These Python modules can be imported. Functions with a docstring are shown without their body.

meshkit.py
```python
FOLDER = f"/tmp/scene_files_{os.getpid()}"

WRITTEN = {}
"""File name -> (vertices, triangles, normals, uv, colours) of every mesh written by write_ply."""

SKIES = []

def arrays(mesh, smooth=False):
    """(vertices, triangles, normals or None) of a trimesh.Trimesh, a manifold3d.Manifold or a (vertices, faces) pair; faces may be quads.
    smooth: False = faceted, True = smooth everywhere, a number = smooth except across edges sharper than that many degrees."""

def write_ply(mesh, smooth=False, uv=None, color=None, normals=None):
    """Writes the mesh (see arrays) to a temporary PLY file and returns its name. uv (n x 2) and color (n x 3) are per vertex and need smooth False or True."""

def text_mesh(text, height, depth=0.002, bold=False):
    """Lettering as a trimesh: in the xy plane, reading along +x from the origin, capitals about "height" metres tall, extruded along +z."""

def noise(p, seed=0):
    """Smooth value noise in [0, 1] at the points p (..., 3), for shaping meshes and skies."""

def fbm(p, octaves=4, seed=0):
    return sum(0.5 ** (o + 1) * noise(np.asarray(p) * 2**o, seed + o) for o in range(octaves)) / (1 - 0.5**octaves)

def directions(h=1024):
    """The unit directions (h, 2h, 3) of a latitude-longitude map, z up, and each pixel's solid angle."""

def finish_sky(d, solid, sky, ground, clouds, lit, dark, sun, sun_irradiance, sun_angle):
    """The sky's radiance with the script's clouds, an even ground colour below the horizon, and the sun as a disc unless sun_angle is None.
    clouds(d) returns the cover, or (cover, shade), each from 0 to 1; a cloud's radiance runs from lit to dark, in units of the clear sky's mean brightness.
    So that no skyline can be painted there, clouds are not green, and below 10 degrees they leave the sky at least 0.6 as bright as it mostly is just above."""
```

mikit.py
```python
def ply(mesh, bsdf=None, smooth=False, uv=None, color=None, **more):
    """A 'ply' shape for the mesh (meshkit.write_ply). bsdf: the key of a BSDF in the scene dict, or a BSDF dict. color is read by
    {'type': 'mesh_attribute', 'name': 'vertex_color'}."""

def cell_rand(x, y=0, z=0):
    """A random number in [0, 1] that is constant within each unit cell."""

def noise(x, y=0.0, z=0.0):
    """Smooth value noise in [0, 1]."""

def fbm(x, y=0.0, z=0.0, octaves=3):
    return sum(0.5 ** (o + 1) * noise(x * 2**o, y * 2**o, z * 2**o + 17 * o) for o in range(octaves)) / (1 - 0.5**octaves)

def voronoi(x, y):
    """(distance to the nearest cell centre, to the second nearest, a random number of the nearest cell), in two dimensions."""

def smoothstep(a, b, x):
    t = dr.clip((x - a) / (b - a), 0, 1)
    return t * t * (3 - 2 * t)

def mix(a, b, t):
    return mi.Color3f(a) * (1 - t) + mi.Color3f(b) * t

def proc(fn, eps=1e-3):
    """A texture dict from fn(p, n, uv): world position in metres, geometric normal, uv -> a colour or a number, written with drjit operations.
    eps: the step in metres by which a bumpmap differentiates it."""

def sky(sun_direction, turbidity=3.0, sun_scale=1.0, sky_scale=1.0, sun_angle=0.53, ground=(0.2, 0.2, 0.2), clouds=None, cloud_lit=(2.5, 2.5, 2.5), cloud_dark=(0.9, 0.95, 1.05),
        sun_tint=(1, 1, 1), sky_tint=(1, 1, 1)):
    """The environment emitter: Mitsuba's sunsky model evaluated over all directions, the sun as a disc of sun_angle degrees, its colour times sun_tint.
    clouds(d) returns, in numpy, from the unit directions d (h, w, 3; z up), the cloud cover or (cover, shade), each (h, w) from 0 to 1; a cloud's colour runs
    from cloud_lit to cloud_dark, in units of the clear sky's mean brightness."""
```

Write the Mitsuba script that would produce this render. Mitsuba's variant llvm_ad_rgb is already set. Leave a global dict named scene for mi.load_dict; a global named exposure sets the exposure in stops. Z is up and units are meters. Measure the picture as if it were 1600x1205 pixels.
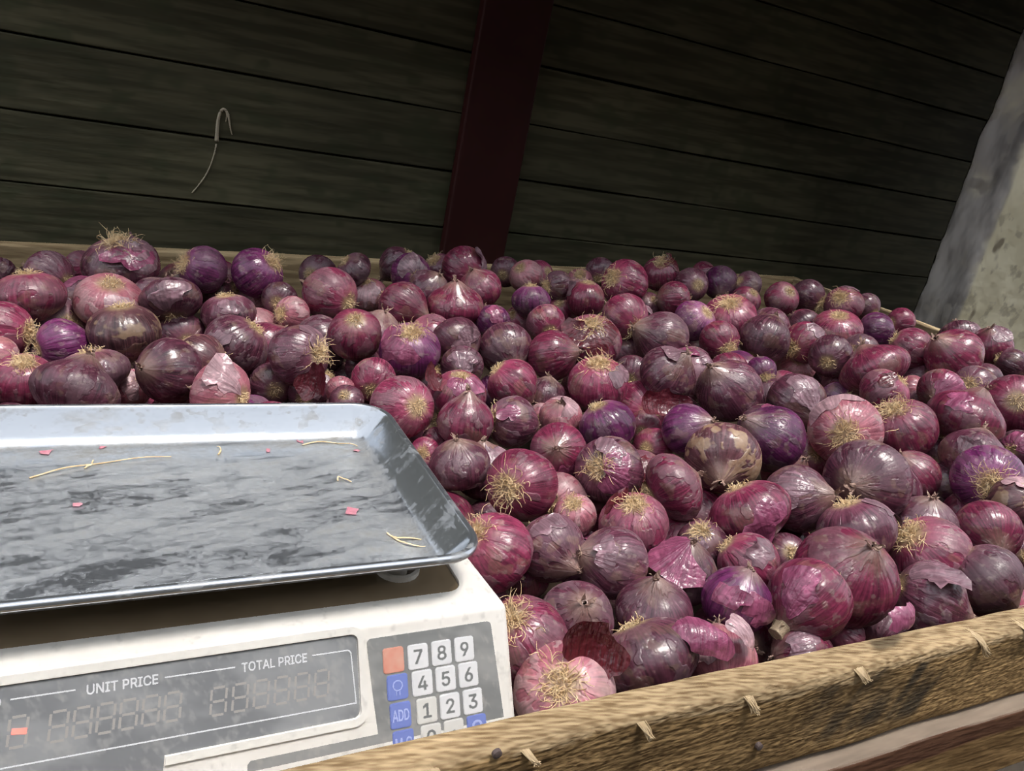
import math, random, numpy as np, trimesh, mitsuba as mi, drjit as dr, mikit, meshkit
import manifold3d as m3
import shapely, shapely.geometry as sg
from mikit import proc, ply, noise, fbm, smoothstep, mix, cell_rand, voronoi
T = mi.ScalarTransform4f
scene, labels = {'type': 'scene'}, {}
CZ = 1.35                                   # height of the lens above the ground

# ---------------------------------------------------------------- camera, sky, exposure
# lens axes in the world: right, down, forward (worked out from the vanishing points of the planks, the post and the pan)
RIGHT = np.array([0.88176, -0.43059, 0.19260])
DOWN = np.array([0.00416, -0.40119, -0.91598])
FWD = np.array([0.47168, 0.80848, -0.35196])
M = np.eye(4)
M[:3, 0], M[:3, 1], M[:3, 2], M[:3, 3] = -RIGHT, -DOWN, FWD, (0, 0, CZ)
scene['camera'] = {'type': 'perspective', 'fov_axis': 'x', 'fov': 2 * math.degrees(math.atan(800 / 1248)), 'near_clip': 0.02, 'far_clip': 100.0, 'to_world': T(M.tolist())}


def overcast(d):
    n = meshkit.fbm(d * np.array([2.0, 2.0, 4.0]), 4, seed=3)
    return np.full(d.shape[:2], 0.97), np.clip(n * 0.9 - 0.1, 0, 1)


# hazy sun behind thin cloud, high up on the lens's side
scene['sky'] = mikit.sky([0.10, -0.17, 0.98], turbidity=6.0, sun_scale=0.50, sky_scale=1.0, sun_angle=15.0, sun_tint=(0.90, 1.0, 1.17), clouds=overcast, cloud_lit=(1.75, 1.80, 1.90), cloud_dark=(1.0, 1.04, 1.12), ground=(0.18, 0.16, 0.14))
exposure = 2.36
# ---------------------------------------------------------------- helpers
rng = np.random.default_rng(7)


def key_of(name, parent=None):
    base = name if parent is None else parent + '__' + name
    if base not in scene and base not in labels and not any(k.startswith(base + '__') for k in (scene if parent is None else ())):
        return base
    n = 1
    while f'{base}_{n:03d}' in scene or f'{base}_{n:03d}' in labels:
        n += 1
    return f'{base}_{n:03d}'


def obj(name, mesh, m, parent=None, smooth=False, label=None, **kw):
    k = key_of(name, parent)
    scene[k] = mesh if isinstance(mesh, dict) else ply(mesh, m, smooth=smooth, **kw)
    if label:
        labels[k] = {'label': label}
    return k


def tag(k, label, cat=None, group=None, kind=None):
    labels[k] = {'label': label}
    for n, v in (('category', cat), ('group', group), ('kind', kind)):
        if v:
            labels[k][n] = v
    return k


def thing(name, label, cat, group=None):
    return tag(key_of(name), label, cat, group)


def box(x0, x1, y0, y1, z0, z1):
    b = trimesh.creation.box((x1 - x0, y1 - y0, z1 - z0))
    b.apply_translation(((x0 + x1) / 2, (y0 + y1) / 2, (z0 + z1) / 2))
    return b


def rbox(x0, x1, y0, y1, z0, z1, r=0.003, seg=12):
    s = m3.Manifold.sphere(r, seg)
    return m3.Manifold.batch_hull([s.translate((x, y, z)) for x in (x0 + r, x1 - r) for y in (y0 + r, y1 - r) for z in (z0 + r, z1 - r)])


def board(x0, x1, y0, y1, z0, z1, nx, r=0.004, rough=0.0015, seed=0, warp=0.0, axis=0, freq=30, ns=4):
    """A sawn board: a long grid along x (or y when axis = 1) with rounded, uneven edges."""
    hy, hz = (y1 - y0) / 2, (z1 - z0) / 2
    sec = []
    for cx, cy, a0 in ((hy - r, hz - r, 0), (-hy + r, hz - r, 90), (-hy + r, -hz + r, 180), (hy - r, -hz + r, 270)):
        for i in range(4):
            a = math.radians(a0 + i * 30)
            sec.append((cx + r * math.cos(a), cy + r * math.sin(a)))
    full = []
    for i, p in enumerate(sec):
        q = sec[(i + 1) % len(sec)]
        n = ns if i % 4 == 3 else 1
        full += [(p[0] + (q[0] - p[0]) * j / n, p[1] + (q[1] - p[1]) * j / n) for j in range(n)]
    sec = np.array(full)
    xs = np.linspace(x0, x1, nx)
    n = len(sec)
    v = np.zeros((nx, n, 3))
    v[..., 0] = xs[:, None]
    v[..., 1] = (y0 + y1) / 2 + sec[None, :, 0]
    v[..., 2] = (z0 + z1) / 2 + sec[None, :, 1]
    q = v * np.array([freq * .5, freq * 2, freq * 2]) + seed * 7.7
    for c, s in ((1, 0), (2, 50)):
        v[..., c] += (meshkit.fbm(q, 3, seed=seed + s) - .5) * 2 * rough
    v[..., 2] += (meshkit.noise(np.stack([xs * 3, xs * 0, xs * 0], -1), seed=seed) - .5)[:, None] * 2 * warp
    i, j = np.meshgrid(np.arange(nx - 1), np.arange(n), indexing='ij')
    a, b = (i * n + j).ravel(), (i * n + (j + 1) % n).ravel()
    f = np.vstack([np.stack([a, b, b + n], 1), np.stack([a, b + n, a + n], 1)])
    vv = np.vstack([v.reshape(-1, 3), v[0].mean(0)[None], v[-1].mean(0)[None]])
    j = np.arange(n)
    f = np.vstack([f, np.stack([(j + 1) % n, j, j * 0 + nx * n], 1), np.stack([(nx - 1) * n + j, (nx - 1) * n + (j + 1) % n, j * 0 + nx * n + 1], 1)])
    if axis == 1:
        vv = vv[:, [1, 0, 2]]
        f = f[:, ::-1]
    return trimesh.Trimesh(vv, f, process=False)


def tube(pts, rad, sides=5, cap=True):
    p = np.asarray(pts, float)
    t = np.gradient(p, axis=0)
    t /= np.linalg.norm(t, axis=1, keepdims=True) + 1e-12
    a = np.cross(t, np.where(np.abs(t[:, 2:]) < 0.9, [0, 0, 1.0], [1.0, 0, 0]))
    a /= np.linalg.norm(a, axis=1, keepdims=True) + 1e-12
    b = np.cross(t, a)
    an = np.arange(sides) * 2 * np.pi / sides
    v = p[:, None] + np.broadcast_to(rad, (len(p),))[:, None, None] * (np.cos(an)[None, :, None] * a[:, None] + np.sin(an)[None, :, None] * b[:, None])
    i, j = np.meshgrid(np.arange(len(p) - 1), np.arange(sides), indexing='ij')
    q = np.stack([i * sides + j, i * sides + (j + 1) % sides, (i + 1) * sides + (j + 1) % sides, (i + 1) * sides + j], -1).reshape(-1, 4)
    f = np.vstack([q[:, [0, 1, 2]], q[:, [0, 2, 3]]])
    if cap:
        k = np.arange(1, sides - 1)
        e = (len(p) - 1) * sides
        f = np.vstack([f, np.stack([k * 0, k + 1, k], 1), np.stack([k * 0 + e, k + e, k + 1 + e], 1)])
    return v.reshape(-1, 3), f


def join(parts):
    vs, fs, n = [], [], 0
    for v, f in parts:
        vs.append(v)
        fs.append(f + n)
        n += len(v)
    return np.vstack(vs), np.vstack(fs)


def spline(pts, n):
    from scipy.interpolate import CubicSpline
    pts = np.asarray(pts, float)
    s = np.arange(len(pts))
    return CubicSpline(s, pts)(np.linspace(0, len(pts) - 1, n))


# ---------------------------------------------------------------- materials
def C(*a):
    return mi.Color3f(*a)


def wood_fn(light, dark, sx, sy, sz, seed=0.0):
    def fn(p, n, uv):
        g = fbm(p.x * sx + seed, p.y * sy, p.z * sz, 4)
        g2 = fbm(p.x * sx * .25 + seed + 5, p.y * sy * .15, p.z * sz * .15, 3)
        c = mix(C(*dark), C(*light), smoothstep(.3, .7, g))
        return c * (0.6 + 0.8 * g2)
    return fn


def wood_bump(sx, sy, sz):
    return proc(lambda p, n, uv: fbm(p.x * sx, p.y * sy, p.z * sz, 4), eps=4e-4)


def diffuse(fn, rough=.7, spec=.3, bump=None, bscale=.001, two=False, **kw):
    col = fn if isinstance(fn, dict) else ({'type': 'rgb', 'value': list(fn)} if isinstance(fn, (tuple, list)) else proc(fn))
    b = {'type': 'principled', 'base_color': col, 'roughness': rough, 'specular': spec, **kw}
    if bump is not None:
        b = {'type': 'bumpmap', 'tex': bump, 'scale': bscale, 'bsdf': b}
    return {'type': 'twosided', 'bsdf': b} if two else b


def wall_fn(p, n, uv):
    row = dr.floor((p.z - (CZ - 0.107)) / 0.149)
    g = fbm(p.x * 6, row * 3.7, p.z * 55, 4)
    b = fbm(p.x * 3.1 + row, p.z * 5 + 3, row, 3)
    grn = fbm(p.x * 14, p.z * 20, 8.5, 3)
    c = mix(C(.076, .074, .044), C(.135, .128, .078), smoothstep(.3, .7, g))
    c = mix(c, C(.066, .078, .042), smoothstep(.5, .7, grn) * .6)
    return c * (.55 + .9 * b)


scene['mat_wall'] = diffuse(wall_fn, .75, .25, proc(lambda p, n, uv: fbm(p.x * 9, p.y * 3, p.z * 90, 4), eps=1e-3), .003)
scene['mat_dark'] = diffuse((.02, .018, .014), .9, .1)
scene['mat_post'] = diffuse(lambda p, n, uv: mix(C(.042, .0095, .0095), C(.062, .014, .013), fbm(p.x * 14, p.y * 4, p.z * 9, 4)), .6, .3, proc(lambda p, n, uv: fbm(p.x * 90, p.y * 3, p.z * 7, 3)), .002)
scene['mat_drip'] = diffuse((.62, .55, .42), .8, .2)


def pillar_fn(p, n, uv):
    a = fbm(p.x * 9, p.y * 9, p.z * 9, 4)
    b = fbm(p.x * 30 + 4, p.y * 30, p.z * 30, 4)
    c = mix(C(.60, .56, .40), C(.78, .74, .56), smoothstep(.3, .7, a))
    c = mix(c, C(.36, .33, .24), smoothstep(.56, .70, b) * .7)
    c = mix(c, C(.24, .21, .15), smoothstep(.64, .72, fbm(p.x * 14 + 9, p.y * 14, p.z * 12, 3)))
    d = fbm(p.x * 11 + 2, p.y * 25, p.z * 7, 4)
    g = mix(C(.22, .212, .205), C(.50, .485, .465), smoothstep(.3, .7, d))
    g = mix(g, C(.40, .385, .35), smoothstep(.62, .7, fbm(p.x * 40, p.y * 40, p.z * 14, 3)) * .7)
    return mix(c, g, smoothstep(.012, -.012, p.x - 2.012 + .03 * (a - .5)))


scene['mat_pillar'] = diffuse(pillar_fn, .85, .2, proc(lambda p, n, uv: fbm(p.x * 45, p.y * 45, p.z * 45, 4)), .005)
scene['mat_ground'] = diffuse(lambda p, n, uv: mix(C(.05, .042, .034), C(.085, .07, .056), fbm(p.x * 3, p.y * 3, 0, 4)), .9, .2)
scene['mat_blocker'] = diffuse(lambda p, n, uv: mix(C(.09, .08, .07), C(.13, .12, .10), fbm(p.x, p.y, p.z, 3)), .9, .2)


def bin_fn(p, n, uv):
    g = fbm(p.x * 24, p.y * 420 + p.x * 60, p.z * 300 - p.x * 50, 4)
    w = fbm(p.x * 12, p.y * 60, p.z * 40, 3)
    zz = p.z - CZ
    fib = noise(p.x * 140 + p.z * 260 + p.y * 200, p.z * 520 - p.x * 90, p.y * 520 + p.x * 110)
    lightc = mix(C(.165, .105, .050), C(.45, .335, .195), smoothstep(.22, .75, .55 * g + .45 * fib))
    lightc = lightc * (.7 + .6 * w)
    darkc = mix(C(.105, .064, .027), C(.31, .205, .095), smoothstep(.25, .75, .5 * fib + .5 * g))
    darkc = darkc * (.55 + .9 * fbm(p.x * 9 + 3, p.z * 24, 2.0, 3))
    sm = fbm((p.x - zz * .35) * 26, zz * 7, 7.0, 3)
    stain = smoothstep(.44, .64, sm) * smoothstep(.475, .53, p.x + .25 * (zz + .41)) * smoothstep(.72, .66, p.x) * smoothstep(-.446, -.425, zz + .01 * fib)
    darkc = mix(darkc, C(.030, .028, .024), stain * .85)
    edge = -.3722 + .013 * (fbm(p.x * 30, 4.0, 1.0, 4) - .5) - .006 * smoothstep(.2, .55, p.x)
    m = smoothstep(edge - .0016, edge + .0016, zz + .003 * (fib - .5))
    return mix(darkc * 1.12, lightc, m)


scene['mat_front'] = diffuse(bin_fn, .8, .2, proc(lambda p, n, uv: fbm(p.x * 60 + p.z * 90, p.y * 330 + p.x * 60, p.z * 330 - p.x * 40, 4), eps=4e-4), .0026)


def lower_fn(p, n, uv):
    g = fbm(p.x * 18, p.y * 150, p.z * 150, 4)
    fib = fbm(p.x * 50 + p.z * 80, p.z * 140, p.y * 60, 3)
    c = mix(C(.12, .07, .028), C(.27, .17, .075), smoothstep(.3, .7, .5 * g + .5 * fib))
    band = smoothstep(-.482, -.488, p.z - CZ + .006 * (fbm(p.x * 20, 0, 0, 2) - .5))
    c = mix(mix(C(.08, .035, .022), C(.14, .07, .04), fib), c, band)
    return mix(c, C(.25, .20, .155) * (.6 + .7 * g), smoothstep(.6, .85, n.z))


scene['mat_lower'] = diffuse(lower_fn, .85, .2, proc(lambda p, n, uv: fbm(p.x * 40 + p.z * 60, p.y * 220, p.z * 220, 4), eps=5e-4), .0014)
scene['mat_bin'] = diffuse(wood_fn((.46, .35, .20), (.24, .17, .09), 14, 90, 130), .8, .2, wood_bump(20, 120, 160), .0015)
scene['mat_binside'] = diffuse(wood_fn((.46, .36, .22), (.22, .16, .09), 90, 14, 130, 3.0), .8, .2, wood_bump(120, 20, 160), .0015)
scene['mat_floor'] = diffuse((.05, .035, .025), .9, .1)
scene['mat_fibre'] = diffuse(lambda p, n, uv: mix(C(.36, .26, .14), C(.58, .46, .30), fbm(p.x * 300, p.y * 300, p.z * 60, 2)), .8, .2)
scene['mat_nail'] = diffuse((.10, .075, .07), .6, .4)

# scale
scene['mat_white'] = diffuse(lambda p, n, uv: mix(C(.66, .64, .59), C(.78, .77, .73), fbm(p.x * 40, p.y * 40, p.z * 40, 4)) * (1 - .18 * smoothstep(.58, .8, fbm(p.x * 170, p.y * 120, p.z * 120, 3))), .38, .45)
scene['mat_top_shade'] = diffuse(lambda p, n, uv: mix(C(.17, .125, .075), C(.30, .235, .155), fbm(p.x * 25, p.y * 25, p.z * 25, 4)), .3, .5)  # tray: dark brown stands for the shade under the pan
def film(c0, c1, c2):
    def fn(p, n, uv):
        a = fbm(p.x * 30 + p.z * 20, p.z * 60, 1.0, 4)
        s = fbm(p.x * 60 - p.z * 150, p.z * 120 + p.x * 200, 3.0, 3)
        return mix(mix(C(*c0), C(*c1), smoothstep(.3, .7, a)), C(*c2), smoothstep(.50, .85, s) * .5)
    return fn
scene['mat_panel'] = diffuse(film((.19, .20, .212), (.27, .282, .293), (.36, .365, .36)), .3, .5)
scene['mat_keypad'] = diffuse(film((.195, .203, .203), (.275, .28, .276), (.37, .36, .34)), .35, .5)
scene['mat_print'] = diffuse((.62, .64, .66), .4, .4)
scene['mat_segment'] = diffuse((.34, .33, .315), .5, .4)
scene['mat_key_white'] = diffuse((.66, .67, .68), .35, .5)
scene['mat_key_grey'] = diffuse((.60, .60, .57), .35, .5)
scene['mat_key_blue'] = diffuse((.17, .22, .52), .35, .5)
scene['mat_key_red'] = diffuse(lambda p, n, uv: mix(C(.60, .22, .16), C(.62, .38, .30), fbm(p.x * 150, p.z * 150, 0, 3)), .35, .5)
scene['mat_legend'] = diffuse((.17, .18, .18), .5, .4)
scene['mat_legend_blue'] = diffuse((.36, .42, .70), .5, .4)
scene['mat_hole'] = diffuse((.015, .012, .01), .8, .2)


def dust(p):
    a = fbm(p.x * 16 + 3, p.y * 26, 2.0, 4)
    b = fbm(p.x * 60, p.y * 190, 5.0, 4)
    g = fbm(p.x * 420, p.y * 420, p.z * 420, 2)
    s = fbm((p.x * .9 + p.y * .35) * 22, (p.y - p.x * .30) * 240, 9.0, 3)
    wall = smoothstep(.0015, .006, p.z - (CZ - .325))
    streak = smoothstep(.63, .66, fbm((p.x + p.y * .4) * 13, (p.y - p.x * .25) * 62, 4.0, 2))
    m = .36 + .45 * (a - .5) + .55 * (b - .5) + .35 * (s - .5) + .35 * (g - .5)
    corner = smoothstep(.10, .02, dr.abs(p.x - .222)) * .18 + smoothstep(.05, .0, dr.abs(p.y - .625)) * .16
    spots = .3 * smoothstep(.58, .63, fbm(p.x * 90, p.y * 90, p.z * 110, 3)) * wall
    return dr.clip(m + corner * (1 - wall) - streak * .15 - wall * .32 + spots, .10, .85)


scene['mat_pan'] = {'type': 'bumpmap', 'tex': proc(lambda p, n, uv: fbm(p.x * 26, p.y * 26, p.z * 26, 3) + .15 * fbm(p.x * 60, p.y * 500, 1.0, 2), eps=6e-4), 'scale': .0004, 'bsdf': {
    'type': 'twosided', 'bsdf': {'type': 'principled', 'metallic': proc(lambda p, n, uv: 1 - dust(p)), 'roughness': proc(lambda p, n, uv: .15 + .35 * dust(p)), 'specular': .4,
    'base_color': proc(lambda p, n, uv: mix(C(.60, .645, .70), C(.15, .143, .122), dust(p)))}}}
scene['mat_flake'] = diffuse(lambda p, n, uv: mix(C(.42, .13, .18), C(.55, .28, .32), fbm(p.x * 300, p.y * 300, p.z * 300, 2)), .5, .4, two=True)

# ---- onion skin. uv.x = 64 * colour class + number of the onion + turn round the axis, uv.y = from stem (0) to root (1)
CLS = 'dmvpb'
SK_A = ((.150, .042, .074), (.265, .034, .088), (.190, .030, .135), (.440, .150, .190), (.135, .048, .060))
SK_B = ((.040, .011, .021), (.070, .009, .026), (.044, .008, .034), (.210, .058, .086), (.042, .016, .021))
SK_C = ((.160, .088, .112), (.195, .085, .112), (.155, .078, .112), (.450, .290, .300), (.310, .195, .120))


def pick(i, cols):
    c = C(*cols[0])
    for k in range(1, 5):
        c = dr.select(i > k - .5, C(*cols[k]), c)
    return c


def skin_parts(p, uv):
    u = uv.x
    idn = dr.floor(u)
    cls = dr.floor(idn / 64)
    th = (u - idn) * 6.2831853
    t = uv.y * 3.14159265
    return idn, cls, th, t, dr.cos(th), dr.sin(th)


def dull_mask(p, uv):
    idn, cls, th, t, c, s = skin_parts(p, uv)
    n1 = .72 * fbm(c * 2.6 + idn * 3.1, s * 2.6, t * 1.1, 4) + .28 * fbm(p.x * 80, p.y * 80, p.z * 80, 3)
    return n1, smoothstep(.515, .55, n1 + .16 * (cell_rand(idn, 4) - .5))


def skin_color(p, n, uv):
    idn, cls, th, t, c, s = skin_parts(p, uv)
    st = noise(c * 9 + idn, s * 9, t * .7)
    fine = noise(c * 30 + idn, s * 30, t * 1.3)
    grain = noise(p.x * 420, p.y * 420, p.z * 420)
    mid = fbm(p.x * 95 + idn, p.y * 95, p.z * 95, 3)
    h = cell_rand(idn, 1)
    A, B, D = pick(cls, SK_A), pick(cls, SK_B), pick(cls, SK_C)
    col = mix(B, A, dr.clip(.5 * st + .75 * (fine - .2) + .8 * (mid - .45), 0, 1))
    vein = dr.exp(-dr.square((noise(c * 13 + 3 + idn, s * 13, t * .4) - .5) / .035))
    col = mix(col, A * 1.5 + .05, vein * .38 * smoothstep(.2, .5, cell_rand(idn, 7)))
    n1, m = dull_mask(p, uv)
    col = mix(col, D * (.55 + .5 * mid + .25 * fine), m * (.35 + .5 * cell_rand(idn, 2)))
    edge = dr.exp(-dr.square((n1 + .14 * (cell_rand(idn, 4) - .5) - .530) / .007))
    col = mix(col, D * 1.2 + .03, edge * .35)
    tan_ = smoothstep(.60, .66, fbm(p.x * 50 + 9 + idn, p.y * 50, p.z * 50, 3)) * dr.select(cls > 3.5, .85, .22)
    col = mix(col, C(.33, .22, .14), tan_)
    dirt = smoothstep(.60, .78, fbm(p.x * 170, p.y * 170, p.z * 170 + 4, 3))
    col = mix(col, C(.34, .27, .24), dirt * .35)
    root = smoothstep(2.62, 2.98, t + .25 * (fine - .5))
    col = mix(col, C(.46, .33, .19), root * .85)
    pale = smoothstep(2.1, 2.75, t + .3 * (fine - .5)) * (1 - root)
    col = mix(col, A * 1.35 + C(.06, .035, .04), pale * .45)
    neck = smoothstep(.62, .12, t + .3 * (fine - .5))
    col = mix(col, C(.40, .27, .21) * (.5 + .8 * fine), neck * .55)
    return col * (.68 + .40 * h) * (.86 + .28 * grain)


def skin_rough(p, n, uv):
    idn = dr.floor(uv.x)
    n1, m = dull_mask(p, uv)
    return .23 + .20 * m + .12 * cell_rand(idn, 9)


def skin_bump(p, n, uv):
    idn, cls, th, t, c, s = skin_parts(p, uv)
    n1, m = dull_mask(p, uv)
    rib = noise(c * 7 + idn, s * 7, t * .5) * .6 + noise(c * 22 + idn, s * 22, t * .8) * .16
    wr = dr.abs(fbm(p.x * 75, p.y * 75, p.z * 75 + 8, 3) - .5) * (.4 + 1.0 * cell_rand(idn, 5))
    return rib * dr.sin(t) + wr * .55 + .40 * m + .05 * noise(p.x * 600, p.y * 600, p.z * 600)


scene['mat_skin'] = {'type': 'bumpmap', 'tex': proc(skin_bump, eps=3e-4), 'scale': .0014, 'bsdf': {'type': 'principled', 'base_color': proc(skin_color), 'roughness': proc(skin_rough), 'specular': .6, 'clearcoat': .6, 'clearcoat_gloss': .65}}


def flap_color(p, n, uv):
    st = noise(uv.x * 55, uv.y * 3, uv.x * 3)
    fine = noise(uv.x * 170, uv.y * 6)
    b = fbm(p.x * 110, p.y * 110, p.z * 110, 3)
    k = dr.floor(uv.x)
    base = dr.select(k < .5, C(.21, .050, .105), dr.select(k < 1.5, C(.080, .008, .015), dr.select(k < 2.5, C(.17, .095, .118), C(.36, .22, .245))))
    c = base * (.30 + .55 * st + .45 * fine + .45 * b)
    return mix(c, c * 1.25 + C(.03, .018, .022), smoothstep(.55, .72, b))


scene['mat_flap'] = {'type': 'twosided', 'bsdf': {'type': 'bumpmap', 'tex': proc(lambda p, n, uv: .6 * noise(uv.x * 55, uv.y * 3) + .2 * noise(uv.x * 170, uv.y * 6) + dr.abs(fbm(p.x * 130, p.y * 130, p.z * 130, 3) - .5) * 1.6, eps=3e-4), 'scale': .0013,
    'bsdf': {'type': 'principled', 'base_color': proc(flap_color), 'roughness': .30, 'specular': .8}}}
scene['mat_root'] = diffuse(lambda p, n, uv: mix(C(.66, .47, .24), C(.95, .79, .52), noise(p.x * 260, p.y * 260, p.z * 260)), .7, .3)
scene['mat_stem'] = diffuse(lambda p, n, uv: mix(C(.16, .085, .075), C(.46, .33, .26), fbm(p.x * 280, p.y * 280, p.z * 160, 3)), .7, .3, two=True)
scene['mat_cut'] = diffuse(lambda p, n, uv: mix(C(.20, .14, .09), C(.52, .42, .29), noise(uv.x * 26)), .7, .3, two=True)

# ---------------------------------------------------------------- the stall: planked wall, post, pillar, roof, ground
def struct(name, mesh, m, label, parent=None, **kw):
    k = obj(name, mesh, m, parent, **kw)
    if parent is None:
        tag(k, label, kind='structure')
    elif label:
        labels[k] = {'label': label}
    return k


struct('ground', box(-10, 8, -9, 2.3, -.1, 0), 'mat_ground', 'bare earth ground under the stall')
WB = struct('wall_back', box(-2.6, 5.0, 2.03, 2.12, 0, 1.975), 'mat_dark', 'dark wall of weathered horizontal planks behind the bin')
zs = [CZ - .107 + .149 * i for i in range(-8, 5)]
for part, (xa, xb, dz) in enumerate(((-2.6, .943, 0), (.946, 5.0, .004))):
    for i, z in enumerate(zs):
        if z < .05:
            continue
        n = 70
        struct('plank', board(xa, xb, 2.0, 2.03, z + .002 + dz, z + .1465 + dz, n, .003, .0012, seed=i + 40 * part, freq=12, ns=3, warp=.0015), 'mat_wall', None, WB, smooth=40)
# dried mud drip that hangs from a joint of the planks
drip = spline([(.2645, 1.9975, -.262), (.264, 1.9972, -.232), (.2665, 1.997, -.204), (.2745, 1.997, -.189), (.284, 1.997, -.197), (.2895, 1.997, -.216), (.297, 1.9975, -.243)], 40)
rad = np.interp(np.linspace(0, 1, 40), [0, .12, .4, .75, 1], [.0052, .0042, .0036, .003, .0012])
tail = spline([(.2640, 1.998, -.268), (.259, 1.998, -.30), (.248, 1.998, -.335), (.232, 1.998, -.365), (.2178, 1.998, -.386)], 30)
dv, df = join([tube(drip, rad, 6), tube(tail, .0013 + .0007 * rng.random(30), 5), tube(spline([(.281, 1.997, -.196), (.282, 1.997, -.205), (.2815, 1.997, -.216)], 8), .0013, 5)])
struct('mud_drip', (dv + [0, 0, CZ], df), 'mat_drip', 'pale hooked drip of dried mud on the planks', WB, smooth=True)
tag(obj('post', board(-.35, 1.60, -.0935, .0935, -.0165, .0165, 60, .006, .002, seed=3, freq=10), 'mat_post', smooth=40), 'wide dark red painted wooden post standing against the plank wall', 'post', kind='structure')
k = [q for q in scene if q == 'post'][0]
scene[k]['to_world'] = T([[0, 1, 0, .9438], [0, 0, 1, 1.9815], [1, 0, 0, .36], [0, 0, 0, 1]])

# pillar: rough block, its left face painted grey
def pillar():
    nz, prof = 90, []
    x0, x1, y0, y1, r = 2.0, 3.6, 1.26, 1.385, .012
    pts = [(x1, y1)] + [(x, y1) for x in np.linspace(x1, x0 + r, 12)[1:]] + [(x0, y) for y in np.linspace(y1 - r, y0 + r, 9)] + [(x, y0) for x in np.linspace(x0 + r, x1, 60)]
    pts = np.array(pts)
    n = len(pts)
    z = np.linspace(0, 1.975, nz)
    v = np.zeros((nz, n, 3))
    v[..., :2] = pts[None]
    v[..., 2] = z[:, None]
    d = meshkit.fbm(v * 9, 4, seed=4)
    d2 = meshkit.fbm(v * 30, 3, seed=9)
    left = (pts[:, 0] <= x0 + .02)
    v[..., 0] += left[None] * ((d - .5) * .03 + (d2 - .5) * .010)
    v[..., 1] += ((d - .5) * .022 + (d2 - .5) * .008) * np.where(pts[:, 1] < y0 + .02, 1, -.4)[None]
    i, j = np.meshgrid(np.arange(nz - 1), np.arange(n), indexing='ij')
    a, b = (i * n + j).ravel(), (i * n + (j + 1) % n).ravel()
    f = np.vstack([np.stack([a, b, b + n], 1), np.stack([a, b + n, a + n], 1)])
    return v.reshape(-1, 3), f


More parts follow.
